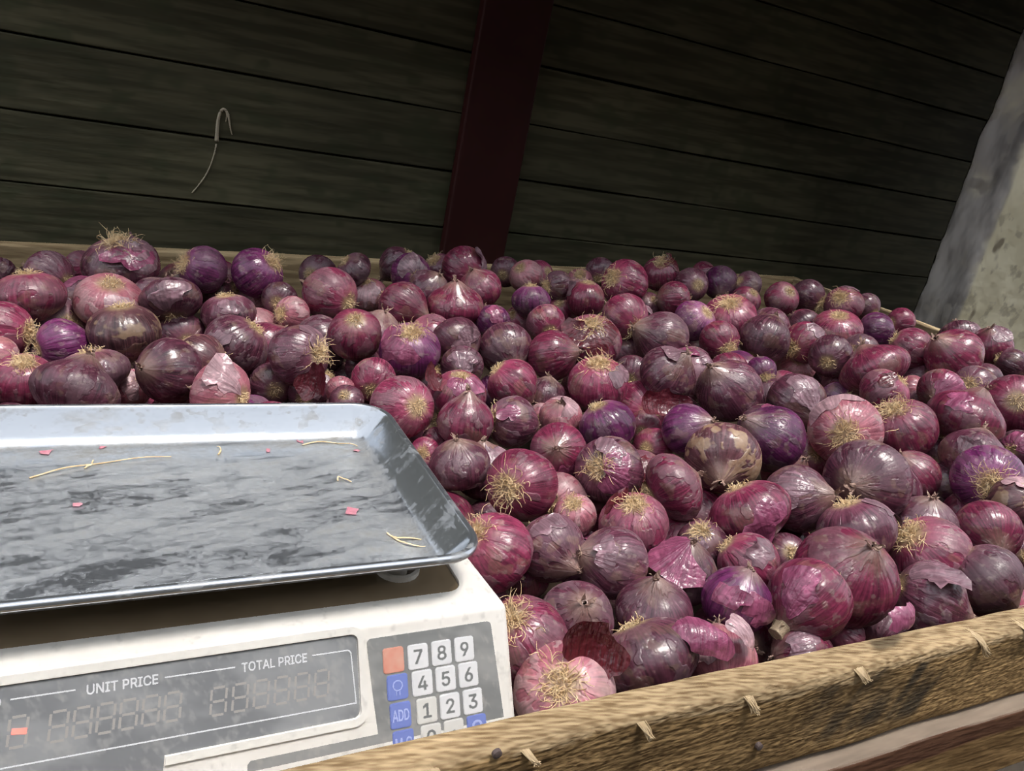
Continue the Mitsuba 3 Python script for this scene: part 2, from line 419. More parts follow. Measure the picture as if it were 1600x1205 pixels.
struct('pillar', pillar(), 'mat_pillar', 'stained cream masonry pillar with grey painted edge right of the bin', smooth=45)
struct('roof', box(-0.42, 5.0, 1.00, 2.3, 1.975, 2.03), 'mat_dark', 'unseen stall roof added to keep sky light off the plank wall')  # out of view; height and ends set to darken the planks
struct('blocker_wall', box(-9, 9, -3.3, -3.1, 0, 4.4), 'mat_blocker', 'unseen wall added behind the lens to block low sky light')  # added out of view, only blocks low sky light from the planks

# ---------------------------------------------------------------- the bin
BIN = thing('onion_bin', 'rough wooden bin of weathered boards filled with red onions', 'bin')
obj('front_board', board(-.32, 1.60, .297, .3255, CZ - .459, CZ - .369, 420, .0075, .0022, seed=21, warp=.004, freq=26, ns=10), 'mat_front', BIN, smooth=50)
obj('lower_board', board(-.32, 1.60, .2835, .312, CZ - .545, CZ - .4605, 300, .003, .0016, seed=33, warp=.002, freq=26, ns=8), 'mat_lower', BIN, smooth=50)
bk = board(-.34, 1.59, 1.42, 1.445, CZ - .66, CZ - .36, 200, .004, .0015, seed=5, warp=.002, freq=20, ns=8)
bk.vertices[:, 2] += (bk.vertices[:, 0] * .0376 - .0217) * (bk.vertices[:, 2] > CZ - .5)
obj('back_board', bk, 'mat_bin', BIN, smooth=50)
rt = board(.328, 1.418, 1.563, 1.588, CZ - .66, CZ - .323, 120, .004, .0012, seed=8, warp=.001, axis=1, freq=20, ns=6)
rt.vertices[:, 2] += np.interp(rt.vertices[:, 1], [.32, .76, 1.113, 1.42], [-.02, .020, .014, 0]) * (rt.vertices[:, 2] > CZ - .5)
obj('side_board', rt, 'mat_binside', BIN, smooth=50)
lf = board(.328, 1.418, -.345, -.32, CZ - .62, CZ - .36, 60, .004, .0012, seed=9, axis=1)
obj('side_board', lf, 'mat_binside', BIN, smooth=50)
for i in range(10):                          # floor planks, sloping up towards the back right like the heap
    y0 = .328 + i * .1092
    b = box(-.318, 1.561, y0, y0 + .1065, 0, .018)
    b.vertices[:, 2] += CZ - .415 - .150 + .05 * b.vertices[:, 0] + .04 * b.vertices[:, 1]
    obj('floor_plank', b, 'mat_floor', BIN)
for x in (-.28, 1.50):
    for y in (.345, 1.36):
        obj('leg', box(x, x + .05, y, y + .05, 0, CZ - .585), 'mat_bin', BIN)
# frayed fibre tufts torn along the worn rim
def frayed(x, w, ln, seed):
    r = np.random.default_rng(seed)
    parts = []
    for i in range(34):
        u = r.normal(0, w * .35)
        y = r.uniform(.2965, .303)
        l = ln * r.uniform(.5, 1.0)
        p0 = np.array([x + u * 1.1 - .004, r.uniform(.306, .322), CZ - .3692])
        p1 = np.array([x + u * .9, .2995, CZ - .3698])
        p2 = np.array([x + u * .7 + .004, .2945 - r.uniform(0, .002), CZ - .3715 - l * .5])
        p3 = np.array([x + u * .45 + .007 + r.normal(0, .0015), .2940 - r.uniform(0, .004), CZ - .3715 - l])
        parts.append(tube(spline([p0, p1, p2, p3], 9), np.linspace(.0007, .0003, 9), 4))
    return join(parts)
for i, (x, w, ln) in enumerate(((.176, .006, .007), (.322, .006, .010), (.416, .006, .011), (.533, .007, .008), (.690, .007, .012), (.760, .007, .007), (.235, .006, .006))):
    obj('frayed_fibre', frayed(x, w, ln, i), 'mat_fibre', BIN, smooth=True)
for (x, z) in ((.4469, -.4231), (.560, -.512), (.215, -.366)):
    nv, nf = tube([(x, .2985, CZ + z), (x, .2945 if z < -.38 else .296, CZ + z), (x, .2940 if z < -.38 else .2955, CZ + z)], np.array([.0030, .0030, .002]), 12)
    if z < -.5:
        nv[:, 1] -= .0135
    obj('nail_head', (nv, nf), 'mat_nail', BIN, label='rusty nail head', smooth=30)

# ---------------------------------------------------------------- the price computing scale
SC = thing('price_scale', 'off-white electronic price scale with grey keypad, behind the front board', 'scale')
O_ = np.array([0, .391, CZ - .337])
E_ = np.array([0, -.5578, -.8300])
N_ = np.array([0, -.8300, .5578])
PANEL = T([[1, 0, 0, 0], [0, -E_[1], N_[1], O_[1]], [0, -E_[2], N_[2], O_[2]], [0, 0, 0, 1]])   # local x = along, y = up the panel, z = out of it


def on_panel(mesh):
    m = trimesh.Trimesh(*([np.array(mesh.vertices), np.array(mesh.faces)] if hasattr(mesh, 'vertices') else mesh), process=False)
    m.apply_transform(np.array(PANEL.matrix, float))
    return m


def plate(poly, z0, z1, bevel=.0):
    m = trimesh.util.concatenate([trimesh.creation.extrude_polygon(g, z1 - z0, engine='earcut') for g in getattr(poly, 'geoms', [poly])])
    m.apply_translation((0, 0, z0))
    return m


def rrect(x0, x1, w0, w1, r):
    return sg.box(x0 + r, -w1 + r, x1 - r, -w0 - r).buffer(r, quad_segs=6)


# body: rounded hull, recess on top, hole for the pan support
R_ = .007
s_ = m3.Manifold.sphere(R_, 24)
def corner(x, y, z):
    return s_.translate((x, y, z))
low = O_ + E_ * .098
inn = N_ * -R_
top = CZ - .337 - R_
hull = m3.Manifold.batch_hull([corner(x, y, z) for x in (-.085, .262 - R_) for (y, z) in ((.391 + .004, top), (low[1] - inn[1] * 0 + .006, low[2] - .002), (.42, CZ - .452))] +
                              [corner(x, y, z) for x, y, z in ((-.085, .655, top), (.244 - R_, .655, top), (.244 - R_, .445, top), (-.085, .655, CZ - .452), (.250 - R_, .655, CZ - .452))])
rec = m3.CrossSection([[(-.07, .4125), (.237, .4125), (.237, .63), (-.07, .63)]]).offset(-.012, m3.JoinType.Round).offset(.012, m3.JoinType.Round, circular_segments=48)
hull = hull - rec.extrude(.02).translate((0, 0, CZ - .340))
SUP = (.1985, .447)
hull = hull - m3.Manifold.cylinder(.04, .0135, circular_segments=48).translate((SUP[0], SUP[1], CZ - .37))
bodym = hull.to_mesh()
obj('body', (np.array(bodym.vert_properties[:, :3]), np.array(bodym.tri_verts)), 'mat_white', SC, smooth=35)
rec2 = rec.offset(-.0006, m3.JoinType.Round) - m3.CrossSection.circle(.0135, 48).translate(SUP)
obj('top_tray', rec2.extrude(.0012).translate((0, 0, CZ - .3402)), 'mat_top_shade', SC, smooth=35, label='recess under the pan, its shade put into the brown colour')
ring = (m3.CrossSection.circle(.0162, 48) - m3.CrossSection.circle(.0134, 48)).extrude(.006).translate((SUP[0], SUP[1], CZ - .341))
obj('support_ring', ring, 'mat_white', SC, smooth=35)
obj('pan_support', m3.Manifold.cylinder(.045, .0078, .0074, 32).translate((SUP[0], SUP[1], CZ - .370)), 'mat_white', SC, smooth=35)
obj('support_hole', m3.Manifold.cylinder(.002, .0134, circular_segments=32).translate((SUP[0], SUP[1], CZ - .3695)), 'mat_hole', SC)

# display window and keypad film, let into the face
disp = sg.Polygon([(-.09, -.0052), (.152, -.0052), (.152, -.0548), (.040, -.0548), (.036, -.0950), (-.09, -.0950)]).buffer(-.004).buffer(.004, quad_segs=6)
obj('display_window', on_panel(plate(disp, -.002, .0006)), 'mat_panel', SC, smooth=35)
kp = sg.Polygon([(.1585, -.0092), (.2465, -.0092), (.2530, -.0950), (.084, -.0950), (.084, -.0672), (.1630, -.0672), (.1610, -.045)]).buffer(-.003).buffer(.003, quad_segs=6)
obj('keypad_film', on_panel(plate(kp, -.002, .0006)), 'mat_keypad', SC, smooth=35)
frame = disp.buffer(.0052).intersection(sg.box(-.09, -.060, .16, .01)).difference(disp.buffer(.0006))
for g in getattr(frame, 'geoms', [frame]):
    obj('display_rim', on_panel(plate(g, -.002, .0022)), 'mat_white', SC, smooth=35)


def strip(pts, w):
    return sg.LineString([(a, -b) for a, b in pts]).buffer(w / 2, cap_style='flat')


for pts in ([(-.0335, .0124), (-.0037, .0126)], [(.0405, .0133), (.0785, .0137)], [(.1237, .0138), (.1460, .0140), (.1472, .0146), (.1480, .0158), (.1499, .0462), (.060, .0460), (-.085, .0456)]):
    obj('printed_line', on_panel(plate(strip(pts, .00075), .0005, .0009)), 'mat_print', SC)


def text(s, h, x, w, width=None, depth=.0004, z=.0006, bold=False, slant=0.0):
    m = meshkit.text_mesh(s, h, depth, bold)
    m.apply_translation((-m.bounds[0][0], 0, 0))
    if width:
        m.vertices[:, 0] *= width / m.bounds[1][0]
    m.apply_translation((x, -w, z))
    return m


obj('unit_price_lettering', on_panel(text('UNIT PRICE', .0050, .0016, .0160, .0356, bold=True)), 'mat_print', SC, label='white words UNIT PRICE')
obj('total_price_lettering', on_panel(text('TOTAL PRICE', .0050, .0822, .0170, .0384, bold=True)), 'mat_print', SC, label='white words TOTAL PRICE')
obj('weight_lettering', on_panel(text('D', .0050, -.0412, .0156, .0036)), 'mat_print', SC)


def seven(x, w, sc, only=None, skip=()):
    W_, H_, t = .0082 * sc, .0150 * sc, .0013
    segs = {'a': [(0, 0), (W_, 0)], 'g': [(0, H_ / 2), (W_, H_ / 2)], 'd': [(0, H_), (W_, H_)], 'f': [(0, 0), (0, H_ / 2)], 'b': [(W_, 0), (W_, H_ / 2)], 'e': [(0, H_ / 2), (0, H_)], 'c': [(W_, H_ / 2), (W_, H_)]}
    out = []
    for kk, ((a, b), (c, d)) in segs.items():
        if (only and kk not in only) or kk in skip:
            continue
        q = .12
        p = [(x + a + (c - a) * q - .08 * b, w + b + (d - b) * q), (x + a + (c - a) * (1 - q) - .08 * d, w + b + (d - b) * (1 - q))]
        out.append(plate(strip(p, t), .0005, .0008))
    return trimesh.util.concatenate(out)


for i in range(6):
    obj('display_digit', on_panel(seven(-.0150 + i * .0112, .0222, 1)), 'mat_segment', SC)
for i in range(6):
    obj('display_digit', on_panel(seven(.0655 + i * .0120, .0235, 1)), 'mat_segment', SC)
obj('display_digit', on_panel(seven(-.0335, .0215, 1, skip=('g',))), 'mat_segment', SC)
led = on_panel(plate(strip([(-.0325, .0285), (-.0262, .0293)], .0024).buffer(.0003), .0005, .0010))
obj('lit_segment', {**ply(led, 'mat_key_red'), 'emitter': {'type': 'area', 'radiance': {'type': 'rgb', 'value': [.26, .016, .018]}}}, None, SC, label='glowing red display segment')


def key(x, w, m, legend=None, lm='mat_legend', h=.0086, width=None, lw=None):
    base = rrect(x - .0070, x + .0070, w - .0078, w + .0078, .0018)
    parts = [plate(base, .0004, .0012), plate(base.buffer(-.0005), .0012, .0016)]
    kk = obj('key', on_panel(trimesh.util.concatenate(parts)), m, SC, smooth=35)
    if legend:
        t = text(legend, h, 0, 0, width, .0004, .0014, bold=True)
        b = t.bounds
        t.apply_translation((x - (b[0][0] + b[1][0]) / 2, -w - (b[0][1] + b[1][1]) / 2, 0))
        obj('legend', on_panel(t), lm, kk)
    return kk


cols = lambda w: (.1922 + (w - .0243) * .115, .2088 + (w - .0243) * .105, .2253 + (w - .0243) * .105)
for r, (w, row) in enumerate(((.0246, '789'), (.0414, '456'), (.0588, '123'), (.0755, '0.C'))):
    for c, ch in enumerate(row):
        x = cols(w)[c]
        if ch == 'C':
            key(x, w, 'mat_key_blue', 'C', 'mat_legend_blue', .0085)
        elif ch == '.':
            kk = key(x, w, 'mat_key_grey')
            obj('legend', on_panel(plate(sg.Point(x, -w + .0002).buffer(.0013), .0014, .0018)), 'mat_legend', kk)
        else:
            key(x, w, 'mat_key_grey' if ch in '10' else 'mat_key_white', ch)
key(.1755, .0243, 'mat_key_red')
kk = key(.1772, .0412, 'mat_key_blue')
obj('legend', on_panel(plate(sg.Point(.1772, -.0402).buffer(.0034).difference(sg.Point(.1772, -.0402).buffer(.0027)).union(sg.box(.1758, -.0462, .1763, -.0437)).union(sg.box(.1781, -.0462, .1786, -.0437)), .0014, .0018)), 'mat_legend_blue', kk)
key(.1782, .0585, 'mat_key_blue', 'ADD', 'mat_legend_blue', .0066, .0112)
key(.1792, .0755, 'mat_key_blue', 'M.C', 'mat_legend_blue', .0066, .0112)
# a plank across the bin that carries the scale
obj('shelf_board', box(-.318, .268, .345, .665, CZ - .476, CZ - .4605), 'mat_bin', BIN)

# ---------------------------------------------------------------- weighing pan
def rr_loop(x0, x1, y0, y1, r, n=10, ns=14):
    pts = []
    cs = ((x1 - r, y1 - r, 0), (x0 + r, y1 - r, 90), (x0 + r, y0 + r, 180), (x1 - r, y0 + r, 270))
    for q, (cx, cy, a0) in enumerate(cs):
        for i in range(n + 1):
            a = math.radians(a0 + 90 * i / n)
            pts.append((cx + r * math.cos(a), cy + r * math.sin(a)))
        nx = cs[(q + 1) % 4]
        e = (nx[0] + r * math.cos(math.radians(nx[2])), nx[1] + r * math.sin(math.radians(nx[2])))
        p = pts[-1]
        pts += [(p[0] + (e[0] - p[0]) * j / ns, p[1] + (e[1] - p[1]) * j / ns) for j in range(1, ns)]
    return np.array(pts)


def pan_mesh():
    X0, X1, Y0, Y1, rc = -.105, .2455, .3985, .6475, .032
    prof = []
    for a in np.linspace(-150, 90, 13):          # rolled bead, from under the lip over the top
        prof.append((.0030 - .0030 * math.cos(math.radians(a)) * 1.0, -.0030 + .0030 * math.sin(math.radians(a))))
    prof += [(.0046, .0001), (.0058, -.0006), (.0070, -.0024), (.0130, -.0106), (.0195, -.0185), (.0225, -.0215), (.0255, -.0236), (.029, -.0248), (.033, -.0253), (.05, -.0254), (.09, -.0256)]
    loops = []
    for ins, z in prof:
        l = rr_loop(X0 + ins, X1 - ins, Y0 + ins, Y1 - ins, max(rc - ins * .9, .004))
        loops.append(np.column_stack([l, np.full(len(l), CZ - .2985 + z)]))
    n, m = len(loops[0]), len(loops)
    v = np.vstack(loops)
    f = []
    j = np.arange(n)
    for i in range(m - 1):
        a, b = i * n + j, i * n + (j + 1) % n
        f += [np.stack([a, b, b + n], 1), np.stack([a, b + n, a + n], 1)]
    top = v.copy()
    # underside: the wall again, a plate's thickness lower
    k0 = 14
    und = np.vstack([l + [0, 0, -.0012] for l in loops[k0:]])
    base = len(v)
    fu = []
    mm = m - k0
    for i in range(mm - 1):
        a, b = base + i * n + j, base + i * n + (j + 1) % n
        fu += [np.stack([a, b + n, b], 1), np.stack([a, a + n, b + n], 1)]
    # close the two bottoms
    c1, c2 = base + len(und), base + len(und) + 1
    a = (m - 1) * n + j
    f.append(np.stack([a, (m - 1) * n + (j + 1) % n, j * 0 + c1], 1))
    a2 = base + (mm - 1) * n + j
    fu.append(np.stack([base + (mm - 1) * n + (j + 1) % n, a2, j * 0 + c2], 1))
    cen = np.array([[(X0 + X1) / 2, (Y0 + Y1) / 2, CZ - .2985 - .0256], [(X0 + X1) / 2, (Y0 + Y1) / 2, CZ - .2985 - .0268]])
    return trimesh.Trimesh(np.vstack([v, und, cen]), np.vstack(f + fu), process=False)


tag(obj('weighing_pan', pan_mesh(), 'mat_pan', smooth=50), 'dusty shiny steel tray with rolled rim lying on the price scale', 'tray')
PZ = CZ - .2985 - .0254


def flake(x, y, r, seed, z=None):
    q = np.random.default_rng(seed)
    n = 7
    a = np.sort(q.uniform(0, 6.28, n))
    pts = np.column_stack([np.cos(a) * r * q.uniform(.6, 1.1, n), np.sin(a) * r * q.uniform(.6, 1.1, n)])
    curl = .25 * (pts[:, 0] ** 2) / r + .0006
    v = np.vstack([np.column_stack([pts[:, 0], pts[:, 1], curl]), [[0, 0, .0003]]])
    v2 = v + [0, 0, .00035]
    j = np.arange(n)
    f = np.vstack([np.stack([j, (j + 1) % n, j * 0 + n], 1)[:, ::-1], np.stack([j, (j + 1) % n, j * 0 + n], 1) + n + 1,
                   np.stack([j, (j + 1) % n, (j + 1) % n + n + 1], 1), np.stack([j, (j + 1) % n + n + 1, j + n + 1], 1)])
    return np.vstack([v, v2]) + [x, y, (PZ if z is None else z)], f


for i, (x, y, r, lab) in enumerate(((.1777, .5021, .0068, 'larger pink onion skin flake lying near the right end of the pan'), (.209, .598, .0034, 'dark red onion skin flake in the far right corner of the pan'),
        (.1350, .6040, .0036, 'small red skin flake near the far wall of the pan, right of centre'), (-.0250, .612, .0055, 'reddish onion skin flake at the left of the pan near its far wall'),
        (-.004, .5350, .0034, 'small dull red skin flake left of the pan centre'), (.165, .618, .0040, 'red skin flake lying against the far wall of the pan'), (.012, .618, .0030, 'tiny skin flake at far wall foot, left part of the pan'))):
    tag(obj('skin_flake', flake(x, y, r, i), 'mat_flake'), lab, 'onion skin', 'onion skin flakes in the pan')
strands = (([(.196, .470), (.203, .461), (.214, .459), (.226, .455), (.233, .459), (.237, .466)], 'long pale root strand looped in the near right corner of the pan'),
           ([(.198, .466), (.206, .453), (.216, .449), (.226, .449), (.236, .458)], 'thin root strand under the long one in the near right pan corner'),
           ([(.180, .549), (.181, .553), (.184, .553), (.187, .548), (.190, .546)], 'short curled root strand in the right half of the pan'),
           ([(-.034, .575), (-.014, .585), (.008, .592), (.035, .597), (.060, .599)], 'long thin root strand at the left of the pan'),
           ([(.000, .586), (.004, .590), (.006, .598)], 'tiny root strand standing at left of the pan'),
           ([(.095, .600), (.098, .607), (.096, .614)], 'short root strand near middle of the far wall in the pan'),
           ([(.165, .612), (.185, .615), (.203, .611), (.212, .606)], 'root strand along the far right foot of the pan wall'))
for pts, lab in strands:
    p = np.array([(x, y, 0) for x, y in pts])
    q = spline(p, 22)
    q[:, 2] = PZ + .0008 + .0012 * np.sin(np.linspace(0, 6, 22)) ** 2
    tag(obj('root_strand', tube(q, np.linspace(.0007, .0004, 22), 5), 'mat_root', smooth=True), lab, 'root strand', 'loose root strands in the pan')

# ---------------------------------------------------------------- the onions
# x, y, z, radius, flatness, axis (towards the roots, for s and S towards the stem), colour class, shown end, loose skins, size class, label
ONIONS = (
(-0.1054,1.2788,0.9643,0.0206,0.90,0.16,0.83,0.54,'d','n',0,45,'small dusky purple onion, in the back row left of post'),
(-0.0448,1.2130,0.9810,0.0358,0.80,0.79,-0.60,-0.13,'d','r',0,81,'dusky purple onion, root tuft pointing right, in the back row left of post'),
(-0.0055,1.3588,0.9552,0.0257,0.85,-0.47,0.85,-0.24,'m','n',0,51,'half-hidden small magenta red onion, leftmost such in the back row left of post'),
(0.0453,1.2218,1.0017,0.0508,0.70,-0.18,-0.11,0.98,'d','R',3,111,'large dusky purple onion, root tuft pointing up, peeling, in the back row left of post'),
(0.1534,1.2139,1.0046,0.0358,0.90,-0.91,-0.20,0.35,'v','R',0,75,'glossy violet onion, root tuft pointing left, in the back row left of post'),
(0.1949,1.3223,0.9651,0.0270,0.90,0.62,0.70,-0.35,'m','n',0,51,'half-hidden small magenta red onion, rightmost such in the back row left of post'),
(0.2278,1.2024,1.0086,0.0385,0.90,0.56,-0.45,0.70,'v','R',0,79,'glossy violet onion, root tuft pointing right, in the back row left of post'),
(-0.0602,1.0897,0.9927,0.0415,0.70,0.15,-0.20,-0.97,'m','n',0,105,'magenta red onion, well behind the weighing pan left half'),
(0.0269,1.0980,0.9866,0.0437,0.72,0.04,-0.34,0.94,'p','r',0,105,'large pale pink onion, root tuft pointing up, well behind the weighing pan left half'),
(0.0988,1.0812,0.9989,0.0393,0.66,0.11,-0.69,-0.71,'d','r',0,93,'dusky purple onion, root tuft pointing down, well behind the weighing pan left half'),
(0.1306,1.2600,0.9611,0.0410,0.85,-0.50,-0.55,0.67,'m','s',0,84,'half-hidden magenta red onion, well behind the weighing pan left half'),
(0.0413,0.9988,0.9834,0.0414,0.78,0.16,-0.10,-0.98,'b','n',0,107,'brown-patched purple onion, midway behind the weighing pan left half'),
(-0.0229,0.9986,0.9651,0.0299,0.90,0.96,0.24,0.17,'v','n',0,79,'glossy violet onion, midway behind the weighing pan left half'),
(-0.0267,1.1064,0.9455,0.0378,0.80,-0.29,0.82,-0.50,'d','n',0,91,'half-hidden dusky purple onion, second such from left midway behind the weighing pan left half'),
(-0.0831,1.0294,0.9681,0.0342,0.88,0.91,-0.39,0.12,'m','R',0,91,'magenta red onion, root tuft pointing right, midway behind the weighing pan left half'),
(-0.0857,0.9765,0.9565,0.0235,0.85,0.82,0.37,-0.42,'p','n',0,65,'small pale pink onion, midway behind the weighing pan left half'),
(-0.0557,0.8966,0.9618,0.0315,0.85,0.03,-0.26,0.96,'m','R',0,93,'magenta red onion, root tuft pointing up, close to the weighing pan far edge'),
(0.0089,0.9058,0.9704,0.0366,0.66,0.23,-0.24,-0.94,'d','n',0,104,'dusky purple onion, rightmost such close to the weighing pan far edge'),
(-0.0082,0.8376,0.9764,0.0413,0.72,0.33,0.53,0.78,'d','n',0,128,'dusky purple onion, leftmost such close to the weighing pan far edge'),
(0.0833,0.8831,0.9810,0.0361,0.92,-0.78,-0.56,0.28,'d','s',0,101,'dusky purple onion, dried stem pointing left, close to the weighing pan far edge'),
(0.1187,0.9326,0.9754,0.0309,0.90,0.80,-0.58,-0.13,'b','R',0,81,'brown-patched purple onion, root tuft pointing right, midway behind the weighing pan right half'),
(0.1668,0.9762,0.9778,0.0408,0.86,-0.63,0.04,-0.78,'d','n',0,102,'dusky purple onion, midway behind the weighing pan right half'),
(0.1703,1.0730,0.9867,0.0362,0.72,0.18,-0.18,-0.97,'d','n',0,83,'dusky purple onion, well behind the weighing pan right half'),
(0.1136,1.0750,0.9499,0.0332,0.75,-0.18,0.98,0.01,'d','n',0,77,'half-hidden dusky purple onion, rightmost such midway behind the weighing pan left half'),
(0.1865,1.2404,0.9606,0.0305,0.80,-0.72,0.43,-0.55,'d','n',0,61,'half-hidden dusky purple onion, well behind the weighing pan right half'),
(0.2319,1.2262,0.9576,0.0288,0.85,0.71,0.61,0.35,'p','n',1,57,'half-hidden pale pink onion, leftmost such well behind the weighing pan right half'),
(0.0471,0.9287,0.9406,0.0228,0.85,-0.43,0.60,-0.67,'p','n',0,61,'half-hidden small pale pink onion, close to the weighing pan far edge'),
(0.1299,0.8308,0.9765,0.0374,0.74,0.77,-0.63,0.06,'p','r',1,107,'pale pink onion, root tuft pointing right, peeling, near the far right pan corner'),
(0.2049,0.9297,0.9442,0.0286,0.85,0.04,0.99,-0.11,'d','n',0,71,'half-hidden dusky purple onion, second such from left near the far right pan corner'),
(0.3227,1.1359,1.0026,0.0411,0.95,0.56,-0.83,-0.07,'m','r',0,85,'magenta red onion, root tuft pointing right, well behind the weighing pan right half'),
(0.3930,1.2610,1.0087,0.0319,0.75,0.78,-0.05,-0.62,'d','n',0,60,'dusky purple onion, in the back row left of post'),
(0.3476,1.3103,0.9830,0.0336,0.85,-0.70,-0.70,0.16,'d','r',0,61,'half-hidden dusky purple onion, in the back row left of post'),
(0.4895,1.3190,1.0083,0.0341,0.90,-0.56,0.30,-0.77,'d','n',1,59,'dusky purple onion, peeling, in the back row left of post'),
(0.4908,1.2579,1.0101,0.0351,0.85,-0.10,0.99,-0.14,'v','n',0,63,'glossy violet onion, in the back row left of post'),
(0.5727,1.3231,1.0051,0.0304,0.85,-0.71,-0.08,0.70,'d','R',0,52,'dusky purple onion, root tuft pointing up, in the back row left of post'),
(0.5926,1.2657,1.0246,0.0409,0.88,0.11,-0.99,-0.12,'m','r',1,71,'magenta red onion, root tuft pointing right, peeling, in the back row by the post'),
(0.4977,1.1801,1.0067,0.0357,0.80,0.23,-0.41,0.88,'d','s',0,68,'dusky purple onion, dried stem pointing up, in the upper middle of heap'),
(0.5867,1.1791,1.0138,0.0378,0.85,-0.51,-0.00,0.86,'m','s',0,69,'magenta red onion, dried stem pointing up, in the upper middle of heap'),
(0.7055,1.3212,1.0106,0.0292,0.85,0.63,0.77,0.06,'d','n',0,47,'dusky purple onion, in the back row by the post'),
(0.4255,1.1018,1.0016,0.0370,0.95,0.70,-0.70,-0.15,'m','s',0,76,'magenta red onion, dried stem pointing right, in the upper middle of heap'),
(0.5078,1.0937,1.0098,0.0448,0.66,-0.15,-0.04,0.99,'m','s',0,89,'large magenta red onion, dried stem pointing up, in the upper middle of heap'),
(0.5598,1.0581,0.9974,0.0279,0.90,-0.09,0.88,0.47,'v','n',0,56,'small glossy violet onion, in the upper middle of heap'),
(0.3767,0.9261,0.9962,0.0404,0.82,-0.21,-0.32,0.93,'v','R',0,96,'glossy violet onion, root tuft pointing up, in the middle of heap'),
(0.3164,0.9742,0.9985,0.0365,0.92,-0.25,-0.49,0.84,'m','r',0,85,'magenta red onion, root tuft pointing up, midway behind the weighing pan right half'),
(0.2264,0.8992,0.9962,0.0376,0.90,0.58,-0.71,0.40,'d','R',0,97,'dusky purple onion, root tuft pointing right, midway behind the weighing pan right half'),
(0.4216,1.2474,0.9704,0.0312,0.85,0.33,0.21,-0.92,'p','n',1,57,'half-hidden pale pink onion, rightmost such well behind the weighing pan right half'),
(0.2541,1.1560,0.9841,0.0265,0.80,0.39,0.92,-0.04,'d','n',0,55,'small dusky purple onion, well behind the weighing pan right half'),
(0.2633,1.1071,0.9785,0.0267,0.85,-0.88,-0.43,0.21,'p','R',0,58,'small pale pink onion, root tuft pointing left, well behind the weighing pan right half'),
(0.4559,0.9586,0.9980,0.0375,0.85,0.35,-0.89,-0.29,'d','s',0,84,'dusky purple onion, dried stem pointing down, in the upper middle of heap'),
(0.4457,0.9042,0.9836,0.0292,0.80,-0.39,-0.92,0.05,'d','s',1,67,'dusky purple onion, dried stem facing the viewer, peeling, in the middle of heap'),
(0.5255,0.9396,0.9978,0.0390,0.92,0.01,-0.94,-0.33,'d','s',0,86,'dusky purple onion, dried stem pointing down, in the middle of heap'),
(0.2721,0.8658,0.9657,0.0178,0.85,0.19,0.98,-0.12,'p','n',0,46,'small pale pink onion, near the far right pan corner'),
(0.3156,0.8763,0.9750,0.0285,0.88,-0.35,-0.91,-0.21,'m','r',0,72,'magenta red onion, root tuft pointing down, near the far right pan corner'),
(0.3370,0.9836,0.9490,0.0263,0.85,-0.29,0.89,-0.36,'d','n',0,60,'half-hidden small dusky purple onion, rightmost such near the far right pan corner'),
(0.3186,0.7793,0.9827,0.0364,0.92,0.19,-0.87,0.46,'m','r',0,99,'magenta red onion, root tuft pointing right, beside the weighing pan'),
(0.4024,0.8109,0.9843,0.0336,0.85,-0.14,-0.17,0.98,'m','r',0,85,'magenta red onion, root tuft pointing up, beside the weighing pan'),
(0.3814,0.7401,0.9827,0.0327,0.88,-0.04,0.08,1.00,'m','s',0,90,'magenta red onion, dried stem pointing up, beside the weighing pan'),
(0.4854,0.8328,0.9897,0.0338,0.90,0.71,-0.40,-0.57,'m','n',0,81,'magenta red onion, leftmost such in the middle of heap'),
(0.2704,0.8332,0.9662,0.0203,0.80,0.38,0.52,-0.76,'d','n',0,53,'small dusky purple onion, near the far right pan corner'),
(0.2445,0.9117,0.9435,0.0263,0.85,0.37,0.92,0.09,'d','n',0,65,'half-hidden small dusky purple onion, leftmost such near the far right pan corner'),
(0.7208,1.2674,1.0191,0.0320,0.88,0.75,0.23,-0.62,'p','n',0,54,'pale pink onion, in the back row by the post'),
(0.7956,1.3494,1.0023,0.0306,0.88,-0.31,0.80,-0.52,'m','n',0,47,'half-hidden magenta red onion, in the back row by the post'),
(0.7560,1.2077,1.0227,0.0278,0.90,-0.99,-0.05,-0.15,'d','R',0,47,'small dusky purple onion, root tuft pointing left, in the back row by the post'),
(0.6565,1.1209,1.0166,0.0331,0.82,0.13,-0.17,-0.98,'v','n',0,61,'glossy violet onion, leftmost such in the upper middle of heap'),
(0.7794,1.2334,0.9863,0.0203,0.90,0.52,0.54,-0.67,'v','n',0,34,''),
(0.8415,1.2717,1.0148,0.0272,0.90,-0.47,-0.48,0.74,'p','R',0,44,'small pale pink onion, root tuft pointing up, in the back row right of post'),
(0.7807,1.1474,1.0172,0.0340,0.95,0.09,-0.04,-1.00,'m','n',1,60,'magenta red onion, peeling, in the upper middle of heap'),
(0.9173,1.3195,1.0267,0.0310,0.90,0.56,0.71,0.43,'d','n',0,48,'dusky purple onion, leftmost such in the back row right of post'),
(0.8932,1.1984,1.0384,0.0457,0.88,-0.94,-0.17,0.30,'m','R',0,75,'large magenta red onion, root tuft pointing left, in the back row right of post'),
(1.0444,1.2903,1.0407,0.0382,0.88,-0.46,-0.29,0.84,'m','R',1,57,'magenta red onion, root tuft pointing up, peeling, in the back row right of post'),
(0.9762,1.1481,1.0283,0.0349,0.86,-0.96,0.25,-0.14,'m','s',0,58,'magenta red onion, dried stem pointing left, in the upper middle of heap'),
(1.0812,1.2324,1.0378,0.0350,0.92,0.25,0.93,-0.26,'d','n',0,54,'dusky purple onion, second such from left in the back row right of post'),
(1.1924,1.2708,1.0375,0.0368,0.95,-0.47,-0.74,-0.49,'v','s',0,53,'glossy violet onion, dried stem pointing down, in the back row right of post'),
